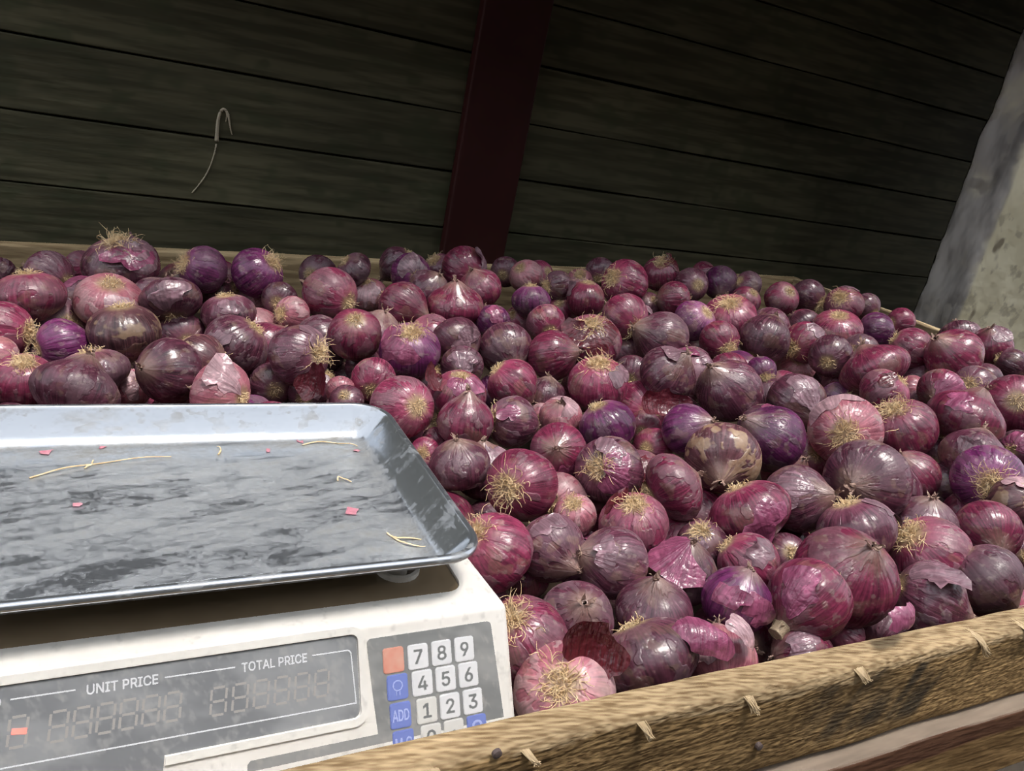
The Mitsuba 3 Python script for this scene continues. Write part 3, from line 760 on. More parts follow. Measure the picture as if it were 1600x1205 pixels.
(1.2453,1.3893,1.0256,0.0292,0.90,0.98,-0.18,0.04,'m','n',0,40,'half-hidden magenta red onion, in the back row right of post'),
(1.2291,1.2302,1.0469,0.0310,0.85,0.93,-0.16,-0.32,'d','n',0,45,'dusky purple onion, rightmost such in the back row right of post'),
(1.1670,1.1606,1.0325,0.0308,0.88,-0.04,0.52,-0.85,'m','n',0,47,'magenta red onion, second such from left in the upper middle of heap'),
(0.7691,1.0113,1.0310,0.0394,0.92,0.17,-0.97,-0.18,'m','R',0,76,'magenta red onion, root tuft pointing right, in the upper middle of heap'),
(1.0158,1.0375,1.0382,0.0458,0.64,-0.49,-0.22,0.85,'m','R',0,79,'large magenta red onion, root tuft pointing up, in the upper middle of heap'),
(0.9332,1.0299,1.0251,0.0378,0.85,-0.17,0.62,-0.77,'v','n',0,67,'glossy violet onion, rightmost such in the upper middle of heap'),
(0.9312,0.9565,1.0173,0.0341,0.90,-0.10,-0.98,-0.17,'m','R',0,63,'magenta red onion, root tuft pointing down, in the upper middle of heap'),
(0.7938,0.9363,1.0226,0.0450,0.90,-0.94,0.23,0.26,'d','s',0,89,'large dusky purple onion, dried stem pointing left, in the upper middle of heap'),
(1.0060,0.9336,1.0308,0.0430,0.90,0.52,0.26,0.81,'d','n',0,79,'dusky purple onion, in the upper middle of heap'),
(0.5789,0.9009,1.0037,0.0360,0.95,0.62,-0.65,0.44,'m','s',0,80,'magenta red onion, dried stem pointing right, in the middle of heap'),
(0.6563,0.9274,1.0163,0.0462,0.80,-0.41,-0.29,0.87,'m','R',1,97,'large magenta red onion, root tuft pointing up, peeling, in the upper middle of heap'),
(0.5986,0.8065,1.0018,0.0398,0.86,-0.31,-0.12,0.94,'m','R',0,93,'magenta red onion, root tuft pointing up, in the middle of heap'),
(0.6974,0.7917,1.0230,0.0400,0.82,0.14,-0.47,0.87,'d','s',0,92,'dusky purple onion, dried stem pointing up, in the middle of heap'),
(0.7820,0.7576,1.0145,0.0449,0.92,-0.78,0.09,0.62,'d','s',0,102,'large dusky purple onion, dried stem pointing up, in the middle of heap'),
(0.6742,0.7999,0.9666,0.0405,0.85,0.21,0.94,-0.27,'m','n',0,91,'half-hidden magenta red onion, fourth such from left in the middle of heap'),
(0.5536,0.7062,0.9891,0.0346,0.90,0.53,-0.32,-0.78,'v','n',0,89,'glossy violet onion, in the middle of heap'),
(0.5204,0.7591,0.9779,0.0270,0.85,-0.36,-0.24,0.90,'p','s',1,67,'small pale pink onion, dried stem pointing up, peeling, beside the weighing pan'),
(0.6532,0.6774,0.9958,0.0338,0.92,0.19,-0.71,0.68,'v','s',0,86,'glossy violet onion, dried stem pointing right, in the middle of heap'),
(0.9148,0.8352,1.0125,0.0236,0.90,-0.36,-0.92,-0.16,'v','R',0,47,'small glossy violet onion, root tuft pointing down, in the middle of heap'),
(0.9261,0.8107,0.9750,0.0353,0.88,0.49,0.76,0.42,'d','n',0,71,'half-hidden dusky purple onion, rightmost such in the middle of heap'),
(0.6481,1.0464,1.0033,0.0316,0.85,0.19,0.95,0.23,'m','n',0,62,'magenta red onion, leftmost such in the upper middle of heap'),
(0.7640,1.1925,0.9782,0.0280,0.85,0.51,0.32,-0.80,'m','n',0,48,'half-hidden small magenta red onion, rightmost such in the upper middle of heap'),
(0.6539,1.1449,0.9729,0.0274,0.85,0.84,0.19,-0.50,'m','n',0,50,'half-hidden small magenta red onion, leftmost such in the upper middle of heap'),
(0.7794,0.9879,0.9737,0.0323,0.85,0.22,0.98,0.04,'d','n',0,62,'half-hidden dusky purple onion, leftmost such in the middle of heap'),
(0.7254,0.9010,0.9781,0.0289,0.85,0.64,0.76,0.12,'d','n',0,59,'half-hidden dusky purple onion, second such from left in the middle of heap'),
(0.9537,1.1906,1.0001,0.0283,0.85,-0.07,0.66,-0.75,'d','n',0,45,'half-hidden dusky purple onion, leftmost such in the upper middle of heap'),
(1.2571,1.1559,1.0433,0.0354,0.88,0.16,0.66,-0.73,'m','n',0,53,'magenta red onion, rightmost such in the upper middle of heap'),
(1.3442,1.1694,1.0496,0.0365,0.92,0.31,-0.93,-0.21,'d','R',0,53,'dusky purple onion, root tuft pointing right, right of the heap centre'),
(1.3827,1.1066,1.0529,0.0397,0.88,-0.84,-0.21,0.50,'m','R',0,60,'magenta red onion, root tuft pointing up, right of the heap centre'),
(1.4856,1.1330,1.0467,0.0304,0.88,-0.04,0.96,0.27,'d','n',0,43,'dusky purple onion, rightmost such right of the heap centre'),
(1.2190,0.9719,1.0448,0.0459,0.64,-0.37,-0.10,0.93,'m','r',0,77,'large magenta red onion, root tuft pointing up, right of the heap centre'),
(1.3344,0.9786,1.0418,0.0368,0.88,0.76,-0.64,0.14,'v','n',0,59,'glossy violet onion, right of the heap centre'),
(1.4979,1.0486,1.0422,0.0293,0.88,0.98,-0.16,0.14,'m','n',0,43,'magenta red onion, second such from left near the concrete pillar'),
(1.0854,0.9176,1.0336,0.0361,0.95,-0.93,-0.16,-0.34,'m','R',0,66,'magenta red onion, root tuft pointing left, right of the heap centre'),
(1.0801,0.8547,1.0339,0.0357,0.90,0.79,0.59,0.18,'d','n',0,67,'dusky purple onion, leftmost such right of the heap centre'),
(1.2111,0.9015,1.0268,0.0317,0.85,-0.91,-0.40,-0.08,'d','R',0,56,'dusky purple onion, root tuft facing the viewer, right of the heap centre'),
(1.0922,0.7794,1.0405,0.0543,0.62,-0.19,0.73,0.66,'m','n',0,107,'large magenta red onion, right of the heap centre'),
(1.3102,0.8796,1.0430,0.0392,0.92,0.64,-0.70,-0.32,'m','n',0,67,'magenta red onion, rightmost such near the concrete pillar'),
(1.3218,0.8068,1.0587,0.0486,0.86,-0.85,0.25,0.47,'m','s',0,87,'large magenta red onion, dried stem pointing up, near the concrete pillar'),
(1.5228,0.8684,1.0586,0.0379,0.90,-0.48,0.05,0.88,'m','s',1,62,'magenta red onion, dried stem pointing up, peeling, near the concrete pillar'),
(1.5213,0.9325,1.0517,0.0393,0.80,0.37,0.72,0.58,'d','n',0,62,'half-hidden dusky purple onion, third such from left near the concrete pillar'),
(1.5120,0.8133,1.0440,0.0296,0.90,0.60,-0.79,-0.14,'d','n',0,50,'dusky purple onion, second such from left near the concrete pillar'),
(1.2775,0.6586,1.0363,0.0459,0.92,-0.80,-0.50,0.34,'m','r',0,91,'large magenta red onion, root tuft facing the viewer, near the concrete pillar'),
(0.8686,0.7159,1.0138,0.0417,0.86,-0.06,-0.99,-0.09,'d','s',0,93,'dusky purple onion, dried stem pointing right, leftmost such right of the heap centre'),
(1.0630,0.7980,0.9779,0.0317,0.85,-0.23,-0.88,0.41,'v','R',0,61,'half-hidden glossy violet onion, right of the heap centre'),
(1.0500,0.7187,1.0291,0.0372,0.85,-0.33,0.37,-0.87,'m','n',0,78,'magenta red onion, leftmost such near the concrete pillar'),
(1.3277,0.8446,0.9955,0.0356,0.85,0.35,0.65,-0.68,'d','n',0,61,'half-hidden dusky purple onion, leftmost such near the concrete pillar'),
(1.1946,0.7267,1.0288,0.0354,0.85,-0.92,-0.35,-0.17,'m','s',0,69,'magenta red onion, dried stem facing the viewer, near the concrete pillar'),
(1.2949,0.7367,1.0303,0.0359,0.85,-0.96,-0.19,0.19,'d','R',0,67,'dusky purple onion, root tuft facing the viewer, near the concrete pillar'),
(1.0774,0.6067,1.0363,0.0524,0.70,0.40,0.08,0.91,'m','n',0,118,'large magenta red onion, near the concrete pillar'),
(0.9747,0.6231,1.0158,0.0468,0.84,-0.63,0.20,0.75,'m','R',0,107,'large magenta red onion, root tuft pointing up, near the concrete pillar'),
(0.8501,0.6142,1.0224,0.0455,0.90,-0.77,-0.60,0.21,'p','R',0,111,'large pale pink onion, root tuft facing the viewer, right of the heap centre'),
(0.7456,0.6310,1.0043,0.0418,0.92,-0.85,0.24,0.47,'v','s',0,105,'glossy violet onion, dried stem pointing left, in the middle of heap'),
(1.2411,0.8024,0.9953,0.0261,0.85,-0.11,0.86,-0.50,'p','n',0,47,'half-hidden small pale pink onion, near the concrete pillar'),
(1.0967,0.9297,0.9838,0.0336,0.85,0.48,0.49,-0.73,'p','n',0,59,'half-hidden pale pink onion, right of the heap centre'),
(1.2055,0.7607,0.9861,0.0252,0.85,1.00,0.02,-0.02,'d','n',0,47,'half-hidden small dusky purple onion, near the concrete pillar'),
(0.4422,0.7404,0.9806,0.0315,0.92,-0.99,0.06,0.10,'d','R',1,83,'dusky purple onion, root tuft pointing left, peeling, beside the weighing pan'),
(0.3424,0.6589,0.9737,0.0325,0.76,-0.27,0.04,0.96,'d','s',0,98,'dusky purple onion, dried stem pointing up, beside the weighing pan'),
(0.3370,0.7370,0.9476,0.0172,0.85,-0.55,-0.77,0.32,'m','R',0,47,'half-hidden small magenta red onion, leftmost such beside the weighing pan'),
(0.4659,0.6689,0.9792,0.0321,0.90,-0.56,-0.67,0.49,'m','s',1,89,'magenta red onion, dried stem facing the viewer, peeling, beside the weighing pan'),
(0.3866,0.6035,0.9792,0.0366,0.95,-0.81,-0.54,0.24,'m','R',0,113,'magenta red onion, root tuft facing the viewer, beside the weighing pan'),
(0.4956,0.6101,0.9859,0.0370,0.90,-0.78,-0.46,0.41,'d','R',2,108,'dusky purple onion, root tuft facing the viewer, peeling, in the middle of heap'),
(0.3119,0.5078,0.9709,0.0360,0.86,-0.76,0.08,0.64,'m','R',0,129,'magenta red onion, root tuft pointing left, beside the weighing pan'),
(0.3738,0.5106,0.9669,0.0313,0.92,0.19,-0.98,0.01,'d','s',0,107,'dusky purple onion, dried stem pointing right, beside the weighing pan'),
(0.4316,0.5651,0.9626,0.0223,0.90,-0.46,-0.19,0.87,'p','R',0,69,'small pale pink onion, root tuft pointing up, beside the weighing pan'),
(0.3603,0.7607,0.9459,0.0201,0.85,-0.32,0.91,0.25,'m','n',0,53,'half-hidden small magenta red onion, second such from left beside the weighing pan'),
(0.5192,0.7967,0.9590,0.0189,0.85,0.82,0.57,-0.03,'p','n',0,46,'half-hidden small pale pink onion, beside the weighing pan'),
(0.6332,0.7076,0.9569,0.0259,0.85,0.89,0.41,-0.21,'m','n',0,63,'half-hidden small magenta red onion, rightmost such in the middle of heap'),
(0.6497,0.7529,0.9639,0.0227,0.85,0.71,0.71,0.03,'m','n',0,53,'half-hidden small magenta red onion, leftmost such in the middle of heap'),
(0.5490,0.5650,0.9873,0.0378,0.68,0.80,-0.18,0.58,'m','n',0,111,'magenta red onion, rightmost such in the middle of heap'),
(0.6433,0.6003,0.9994,0.0431,0.84,-0.63,-0.74,-0.23,'b','s',0,117,'brown-patched purple onion, dried stem pointing down, in the middle of heap'),
(0.6838,0.5200,0.9911,0.0369,0.92,0.26,-0.78,0.56,'d','s',0,105,'dusky purple onion, dried stem pointing right, rightmost such right of the heap centre'),
(0.5987,0.5029,0.9916,0.0418,0.70,0.31,-0.62,-0.72,'m','n',1,127,'magenta red onion, peeling, rightmost such in the middle of heap'),
(0.4694,0.5208,0.9768,0.0341,0.84,-0.35,-0.07,0.93,'m','R',1,109,'magenta red onion, root tuft pointing up, peeling, in the middle of heap'),
(0.4163,0.4736,0.9715,0.0325,0.92,-0.94,0.20,0.28,'d','s',1,113,'dusky purple onion, dried stem pointing left, peeling, in the middle of heap'),
(0.5409,0.4956,0.9632,0.0254,0.90,-0.54,-0.09,0.84,'d','R',0,79,'small dusky purple onion, root tuft pointing up, in the middle of heap'),
(0.5526,0.4467,0.9737,0.0296,0.92,0.58,-0.69,-0.43,'m','n',1,97,'magenta red onion, peeling, leftmost such in the middle of heap'),
(0.4834,0.4566,0.9654,0.0329,0.86,-0.06,-0.09,0.99,'d','s',1,112,'dusky purple onion, dried stem pointing up, peeling, in the middle of heap'),
(0.6411,0.4761,0.9522,0.0232,0.85,0.46,0.57,-0.68,'d','n',0,70,'half-hidden small dusky purple onion, in the middle of heap'),
(0.7826,0.5152,1.0095,0.0479,0.80,-0.95,-0.29,0.10,'d','s',0,131,'large dusky purple onion, dried stem facing the viewer, right of the heap centre'),
(0.9433,0.5647,0.9782,0.0347,0.92,-0.62,0.30,0.73,'m','s',0,83,'half-hidden magenta red onion, fourth such from left right of the heap centre'),
(0.9909,0.5528,0.9659,0.0328,0.90,-0.99,-0.02,-0.16,'d','s',0,78,'half-hidden dusky purple onion, rightmost such right of the heap centre'),
(1.0104,0.5400,1.0176,0.0404,0.82,0.48,0.26,0.84,'d','n',0,98,'dusky purple onion, leftmost such near the concrete pillar'),
(0.9643,0.4894,1.0168,0.0411,0.88,-0.78,-0.61,0.16,'v','R',0,105,'glossy violet onion, root tuft facing the viewer, right of the heap centre'),
(0.9429,0.4364,1.0163,0.0308,0.90,-0.23,-0.70,0.67,'b','R',0,84,'brown-patched purple onion, root tuft pointing right, right of the heap centre'),
(0.8266,0.4604,0.9850,0.0343,0.80,-0.12,0.04,0.99,'d','s',0,95,'dusky purple onion, dried stem pointing up, right of the heap centre'),
(0.9722,0.4967,0.9620,0.0303,0.82,-0.23,-0.18,0.96,'m','s',0,76,'half-hidden magenta red onion, rightmost such right of the heap centre'),
(0.8817,0.4244,0.9912,0.0362,0.86,-0.52,-0.85,-0.12,'m','s',0,102,'magenta red onion, dried stem pointing down, rightmost such along the front board'),
(0.6985,0.4504,0.9928,0.0400,0.80,0.25,-0.55,-0.79,'d','n',1,121,'dusky purple onion, peeling, right of the heap centre'),
(0.6279,0.3982,0.9826,0.0479,0.90,-0.12,-0.37,0.92,'m','s',0,160,'large magenta red onion, dried stem pointing up, along the front board'),
(0.5557,0.3759,0.9846,0.0362,0.92,-0.84,-0.21,-0.50,'m','S',0,129,'magenta red onion, dried stem pointing down, leftmost such along the front board'),
(0.7736,0.4130,0.9801,0.0418,0.86,-0.74,0.37,0.56,'m','R',0,125,'magenta red onion, root tuft pointing up, rightmost such along the front board'),
(0.7928,0.3650,0.9840,0.0369,0.84,0.39,-0.80,-0.47,'d','n',0,115,'dusky purple onion, along the front board'),
(0.7186,0.3676,0.9663,0.0392,0.78,0.72,-0.68,-0.12,'d','n',1,127,'dusky purple onion, peeling, along the front board'),
(0.6899,0.3753,0.9249,0.0249,0.85,0.86,0.31,0.40,'d','n',0,79,'half-hidden small dusky purple onion, second such from left along the front board'),
(0.6211,0.3735,0.9370,0.0190,0.85,0.78,-0.20,-0.60,'m','n',0,64,'half-hidden small magenta red onion, rightmost such along the front board'),
(0.5376,0.3525,0.9486,0.0250,0.86,-0.95,0.24,-0.21,'m','s',0,91,'half-hidden small magenta red onion, leftmost such along the front board'),
(0.4977,0.4010,0.9743,0.0299,0.92,0.16,-0.00,0.99,'v','s',2,107,'glossy violet onion, dried stem pointing up, peeling, along the front board'),
(0.4505,0.3581,0.9530,0.0303,0.84,0.41,0.80,0.44,'p','n',0,117,'pale pink onion, along the front board'),
(0.4258,0.4181,0.9597,0.0331,0.78,-0.22,0.02,0.98,'d','s',0,121,'dusky purple onion, dried stem pointing up, along the front board'),
(0.3856,0.3721,0.9561,0.0435,0.66,0.22,-0.72,-0.65,'d','n',0,174,'large dusky purple onion, along the front board'),
(0.3620,0.4372,0.9472,0.0320,0.92,-0.26,-0.46,0.85,'d','s',0,119,'dusky purple onion, dried stem facing the viewer, along the front board'),
(0.3038,0.4214,0.9483,0.0351,0.94,-0.58,0.01,0.81,'m','R',0,139,'magenta red onion, root tuft pointing up, leftmost such along the front board'),
(0.3111,0.3660,0.9447,0.0377,0.78,-0.50,-0.39,0.78,'p','R',0,160,'pale pink onion, root tuft facing the viewer, along the front board'),
(0.3661,0.5264,0.9252,0.0216,0.88,0.29,0.22,-0.93,'m','n',0,71,'half-hidden small magenta red onion, rightmost such beside the weighing pan'),
(0.9402,0.4104,0.9646,0.0197,0.85,0.64,0.67,-0.38,'d','n',0,53,'half-hidden small dusky purple onion, rightmost such along the front board'),
(1.0629,0.6114,0.9751,0.0289,0.85,0.92,0.36,0.17,'d','n',0,63,'half-hidden dusky purple onion, second such from left near the concrete pillar'),
(0.8499,0.6506,0.9672,0.0315,0.85,0.49,0.70,-0.52,'m','n',0,73,'half-hidden magenta red onion, second such from left right of the heap centre'),
(1.1743,0.5729,1.0053,0.0283,0.85,1.00,0.06,-0.08,'d','n',0,61,'dusky purple onion, rightmost such near the concrete pillar'),
(-0.0343,0.8086,0.9156,0.0349,0.88,0.77,0.61,-0.18,'d','n',0,110,'half-hidden dusky purple onion, third such from left close to the weighing pan far edge'),
(-0.0045,0.8681,0.9095,0.0353,0.88,0.44,0.86,-0.27,'m','n',0,102,'half-hidden magenta red onion, third such from left close to the weighing pan far edge'),
(-0.0057,0.7213,0.9536,0.0312,0.88,-0.02,0.97,-0.23,'m','n',0,108,'half-hidden magenta red onion, second such from left close to the weighing pan far edge'),
(0.3141,0.5118,0.9112,0.0274,0.88,0.97,0.25,0.07,'d','n',0,95,'half-hidden small dusky purple onion, beside the weighing pan'),
(0.3933,0.6941,0.9424,0.0348,0.88,-0.23,0.06,0.97,'d','n',0,97,'half-hidden dusky purple onion, fourth such from left beside the weighing pan'),
(0.2869,0.7484,0.9343,0.0348,0.88,-0.27,0.08,0.96,'m','n',0,98,'half-hidden magenta red onion, rightmost such near the far right pan corner'),
(0.2662,0.9620,0.9168,0.0407,0.88,0.51,0.02,0.86,'d','r',0,96,'half-hidden dusky purple onion, fifth such from left near the far right pan corner'),
(0.3010,0.8743,0.9150,0.0354,0.88,-0.76,0.09,-0.65,'m','r',0,88,'half-hidden magenta red onion, sixth such from left near the far right pan corner'),
(0.1224,0.7204,0.9599,0.0335,0.88,0.98,0.15,-0.11,'d','r',0,107,'half-hidden dusky purple onion, leftmost such near the far right pan corner'),
(0.5825,0.3792,0.9143,0.0303,0.88,0.47,-0.78,-0.42,'m','r',0,102,'half-hidden magenta red onion, third such from left along the front board'),
(0.1890,0.9735,0.9034,0.0369,0.88,-0.88,-0.47,0.09,'p','s',0,89,''),
(0.5196,0.4098,0.9124,0.0401,0.88,-0.20,-0.77,0.60,'m','n',0,137,'half-hidden magenta red onion, leftmost such along the front board'),
(0.2657,0.7177,0.8870,0.0299,0.88,-0.10,-0.15,0.98,'m','s',0,85,'half-hidden magenta red onion, seventh such from left near the far right pan corner'),
(-0.0960,0.9136,0.9167,0.0365,0.88,0.12,0.57,-0.81,'d','n',0,107,''),
(0.3946,0.4123,0.8912,0.0432,0.88,0.55,-0.73,-0.40,'p','s',0,158,'half-hidden pale pink onion, along the front board'),
(0.2313,0.8391,0.9251,0.0292,0.88,-0.36,-0.59,-0.72,'d','n',0,77,'half-hidden dusky purple onion, fourth such from left near the far right pan corner'),
(-0.0197,0.7461,0.8989,0.0344,0.88,-0.42,-0.74,0.52,'v','r',0,114,'half-hidden glossy violet onion, close to the weighing pan far edge'),
(0.1895,0.7085,0.9628,0.0380,0.88,-0.59,-0.79,0.16,'d','r',0,118,'half-hidden dusky purple onion, third such from left near the far right pan corner'),
(0.1794,0.7558,0.9142,0.0344,0.88,-0.01,-0.24,-0.97,'m','r',0,100,'half-hidden magenta red onion, fifth such from left near the far right pan corner'),
(0.1028,0.7831,0.9315,0.0381,0.88,0.94,-0.33,0.07,'m','n',0,114,'half-hidden magenta red onion, leftmost such near the far right pan corner'),
(-0.0744,0.7552,0.9515,0.0335,0.88,-0.45,0.75,-0.49,'d','n',0,116,'half-hidden dusky purple onion, second such from left close to the weighing pan far edge'),
(0.6248,0.5942,0.9200,0.0418,0.88,-0.26,0.93,0.26,'m','n',0,112,'half-hidden magenta red onion, seventh such from left in the middle of heap'),
(0.1667,0.8645,0.9229,0.0360,0.88,-0.68,0.40,0.61,'v','s',0,96,'half-hidden glossy violet onion, near the far right pan corner'),
(0.8411,0.3627,0.9416,0.0325,0.88,-0.11,0.97,-0.23,'m','n',0,97,'half-hidden magenta red onion, rightmost such along the front board'),
(0.0173,0.7887,0.9424,0.0303,0.88,0.87,-0.44,-0.21,'d','r',0,95,'half-hidden dusky purple onion, fifth such from left close to the weighing pan far edge'),
(0.2347,0.7017,0.9248,0.0277,0.88,0.51,-0.81,-0.28,'m','s',0,83,'half-hidden small magenta red onion, near the far right pan corner'),
(0.3161,0.4011,0.8868,0.0330,0.88,0.94,-0.03,0.34,'d','r',0,129,'half-hidden dusky purple onion, leftmost such along the front board'),
(0.3210,0.6265,0.9211,0.0368,0.88,0.61,-0.73,0.30,'m','s',0,113,'half-hidden magenta red onion, rightmost such beside the weighing pan'),
(0.0907,0.8906,0.9202,0.0293,0.88,0.76,0.52,0.40,'m','n',0,79,'half-hidden magenta red onion, seventh such from left close to the weighing pan far edge'),
(0.3399,0.7372,0.8965,0.0347,0.88,0.55,-0.77,-0.33,'d','s',0,94,'half-hidden dusky purple onion, leftmost such beside the weighing pan'),
(0.0495,0.8327,0.9208,0.0332,0.88,-0.61,-0.29,0.73,'m','n',0,97,'half-hidden magenta red onion, sixth such from left close to the weighing pan far edge'),
(-0.0317,0.9274,0.9105,0.0358,0.88,-0.05,0.03,1.00,'d','s',0,100,'half-hidden dusky purple onion, fourth such from left close to the weighing pan far edge'),
(0.0930,0.7322,0.8889,0.0332,0.88,-0.30,-0.66,0.69,'m','r',0,103,'half-hidden magenta red onion, rightmost such close to the weighing pan far edge'),
(0.5670,0.8789,0.9435,0.0317,0.88,-0.65,-0.67,0.36,'d','r',0,70,''),
(-0.0840,0.7596,0.8862,0.0348,0.88,-0.82,0.56,0.09,'d','n',0,117,'half-hidden dusky purple onion, leftmost such close to the weighing pan far edge'),
(0.2882,1.0367,0.9609,0.0406,0.88,-0.98,-0.08,-0.18,'d','s',0,91,'half-hidden dusky purple onion, midway behind the weighing pan right half'),
(0.3116,0.4721,0.8745,0.0298,0.88,-0.82,-0.33,-0.47,'v','n',0,106,'half-hidden glossy violet onion, second such from left beside the weighing pan'),
(0.0192,0.7974,0.8879,0.0299,0.88,0.32,-0.92,0.23,'m','n',0,91,'half-hidden magenta red onion, fourth such from left close to the weighing pan far edge'),
(0.0486,0.7046,0.9556,0.0293,0.88,-0.99,0.07,-0.12,'d','n',0,100,'half-hidden dusky purple onion, rightmost such close to the weighing pan far edge'),
(0.9330,1.0061,0.9619,0.0353,0.88,-0.09,0.17,-0.98,'d','r',0,63,'half-hidden dusky purple onion, fifth such from left in the middle of heap'),
(0.6410,0.3703,0.8969,0.0276,0.88,-0.59,0.80,0.01,'d','n',0,90,'half-hidden small dusky purple onion, leftmost such along the front board'),
(0.7440,0.3802,0.9024,0.0356,0.88,-0.70,0.41,-0.58,'m','s',0,109,'half-hidden magenta red onion, fourth such from left along the front board'),
(-0.0462,0.7027,0.8708,0.0290,0.88,0.75,-0.24,-0.62,'m','s',0,101,'half-hidden magenta red onion, leftmost such close to the weighing pan far edge'),
(0.8637,0.9299,0.9854,0.0302,0.88,0.39,0.37,-0.85,'d','s',0,58,'half-hidden dusky purple onion, fourth such from left in the middle of heap'),
(0.3070,0.5579,0.9377,0.0306,0.88,0.02,-0.07,1.00,'v','r',0,103,'half-hidden glossy violet onion, leftmost such beside the weighing pan'),
(0.2183,1.1234,0.9358,0.0424,0.88,-0.75,0.66,-0.04,'p','n',0,91,'half-hidden pale pink onion, midway behind the weighing pan right half'),
(0.4992,0.6392,0.9255,0.0364,0.88,-0.95,-0.14,-0.29,'m','s',0,100,'half-hidden magenta red onion, second such from left in the middle of heap'),
(0.2629,0.7988,0.9151,0.0288,0.88,0.38,-0.88,0.27,'p','r',0,77,'half-hidden pale pink onion, near the far right pan corner'),
(0.3166,0.5732,0.8888,0.0273,0.88,-0.98,-0.13,-0.14,'m','r',0,87,'half-hidden small magenta red onion, third such from left beside the weighing pan'),
(0.7839,0.8478,0.9981,0.0424,0.88,0.79,0.35,-0.50,'d','s',0,89,'half-hidden dusky purple onion, third such from left in the middle of heap'),
(0.3229,0.6900,0.9287,0.0306,0.88,0.97,-0.03,0.25,'d','n',0,88,'half-hidden dusky purple onion, second such from left beside the weighing pan'),
(0.4758,0.3684,0.8835,0.0339,0.88,-0.52,-0.64,-0.57,'d','n',0,123,'half-hidden dusky purple onion, rightmost such along the front board'),
(0.8089,0.3796,0.9006,0.0270,0.88,0.28,-0.89,-0.35,'d','r',0,79,'half-hidden small dusky purple onion, third such from left along the front board'),
(0.5404,0.8350,0.9704,0.0287,0.88,0.10,0.15,0.98,'d','s',0,67,'half-hidden dusky purple onion, rightmost such beside the weighing pan'),
(-0.0681,0.8588,0.9259,0.0270,0.88,0.99,-0.14,-0.07,'d','r',0,83,'half-hidden small dusky purple onion, close to the weighing pan far edge'),
(0.1578,0.7030,0.8860,0.0341,0.88,-0.49,0.37,0.79,'m','r',0,105,'half-hidden magenta red onion, third such from left near the far right pan corner'),
(0.4433,0.6145,0.9467,0.0325,0.88,0.73,0.61,-0.31,'p','s',0,95,'half-hidden pale pink onion, beside the weighing pan'),
(1.1348,1.0496,1.0137,0.0398,0.88,1.00,0.03,0.08,'d','s',0,66,'half-hidden dusky purple onion, rightmost such in the upper middle of heap'),
(1.2575,1.0818,1.0111,0.0352,0.88,0.30,0.89,0.33,'m','s',0,55,'half-hidden magenta red onion, leftmost such right of the heap centre'),
(0.3770,0.8346,0.9272,0.0392,0.88,-0.05,0.73,-0.68,'d','s',0,97,'half-hidden dusky purple onion, third such from left beside the weighing pan'),
(0.4126,0.9472,0.9385,0.0363,0.88,0.35,-0.27,0.90,'m','r',0,82,'half-hidden magenta red onion, leftmost such beside the weighing pan'),
(0.0523,0.9662,0.8963,0.0409,0.88,0.60,-0.78,-0.19,'m','r',0,105,'half-hidden magenta red onion, fifth such from left close to the weighing pan far edge'),
(0.5618,0.5380,0.9296,0.0333,0.88,-0.93,-0.13,-0.34,'m','s',0,98,'half-hidden magenta red onion, sixth such from left in the middle of heap'),
(0.2195,1.0493,0.9479,0.0369,0.88,0.66,0.53,0.53,'m','s',0,84,'half-hidden magenta red onion, midway behind the weighing pan right half'),
(0.4452,1.0249,0.9783,0.0364,0.88,0.92,-0.10,-0.37,'m','s',0,77,'half-hidden magenta red onion, in the upper middle of heap'),
(0.3923,0.6590,0.8910,0.0338,0.88,-0.13,0.76,-0.64,'d','n',0,95,'half-hidden dusky purple onion, fifth such from left beside the weighing pan'),
(0.0198,0.6992,0.8890,0.0340,0.88,0.91,-0.12,-0.41,'d','s',0,115,'half-hidden dusky purple onion, sixth such from left close to the weighing pan far edge'),
(0.8950,0.3875,0.9103,0.0398,0.88,-0.74,0.64,0.22,'m','r',0,111,'half-hidden magenta red onion, fifth such from left along the front board'),
(0.5674,0.6410,0.9490,0.0375,0.88,-0.35,-0.86,0.37,'m','r',0,100,'half-hidden magenta red onion, third such from left in the middle of heap'),
(0.3695,1.0396,0.9651,0.0460,0.88,-0.15,-0.03,-0.99,'d','r',0,99,'half-hidden large dusky purple onion, midway behind the weighing pan right half'),
(0.1820,0.8109,0.9465,0.0286,0.88,0.28,0.52,-0.80,'m','n',0,80,'half-hidden magenta red onion, fourth such from left near the far right pan corner'),
(0.1355,0.7865,0.8782,0.0291,0.88,0.18,-0.98,0.11,'m','n',0,83,'half-hidden magenta red onion, second such from left near the far right pan corner'),
(1.1626,0.9063,0.9844,0.0395,0.88,-0.31,-0.68,0.67,'d','s',0,69,'half-hidden dusky purple onion, second such from left right of the heap centre'),
(0.5138,0.9232,0.9376,0.0290,0.88,-0.15,0.81,0.56,'v','r',0,63,'half-hidden glossy violet onion, rightmost such beside the weighing pan'),
(0.8784,0.5470,0.9708,0.0387,0.88,-0.04,-0.61,-0.79,'d','n',0,97,'half-hidden dusky purple onion, third such from left right of the heap centre'),
(1.1296,1.0878,0.9550,0.0375,0.88,-0.38,-0.90,-0.20,'d','r',0,60,'half-hidden dusky purple onion, sixth such from left in the middle of heap'),
(-0.0001,1.1680,0.9617,0.0352,0.88,0.54,-0.77,0.33,'d','n',0,81,'half-hidden dusky purple onion, leftmost such well behind the weighing pan left half'),
(0.6656,0.9289,0.9404,0.0359,0.88,0.26,-0.96,-0.07,'m','n',0,74,'half-hidden magenta red onion, leftmost such in the middle of heap'),
(0.4440,0.5487,0.9191,0.0302,0.88,-0.24,-0.94,0.26,'v','s',0,93,'half-hidden glossy violet onion, leftmost such in the middle of heap'),
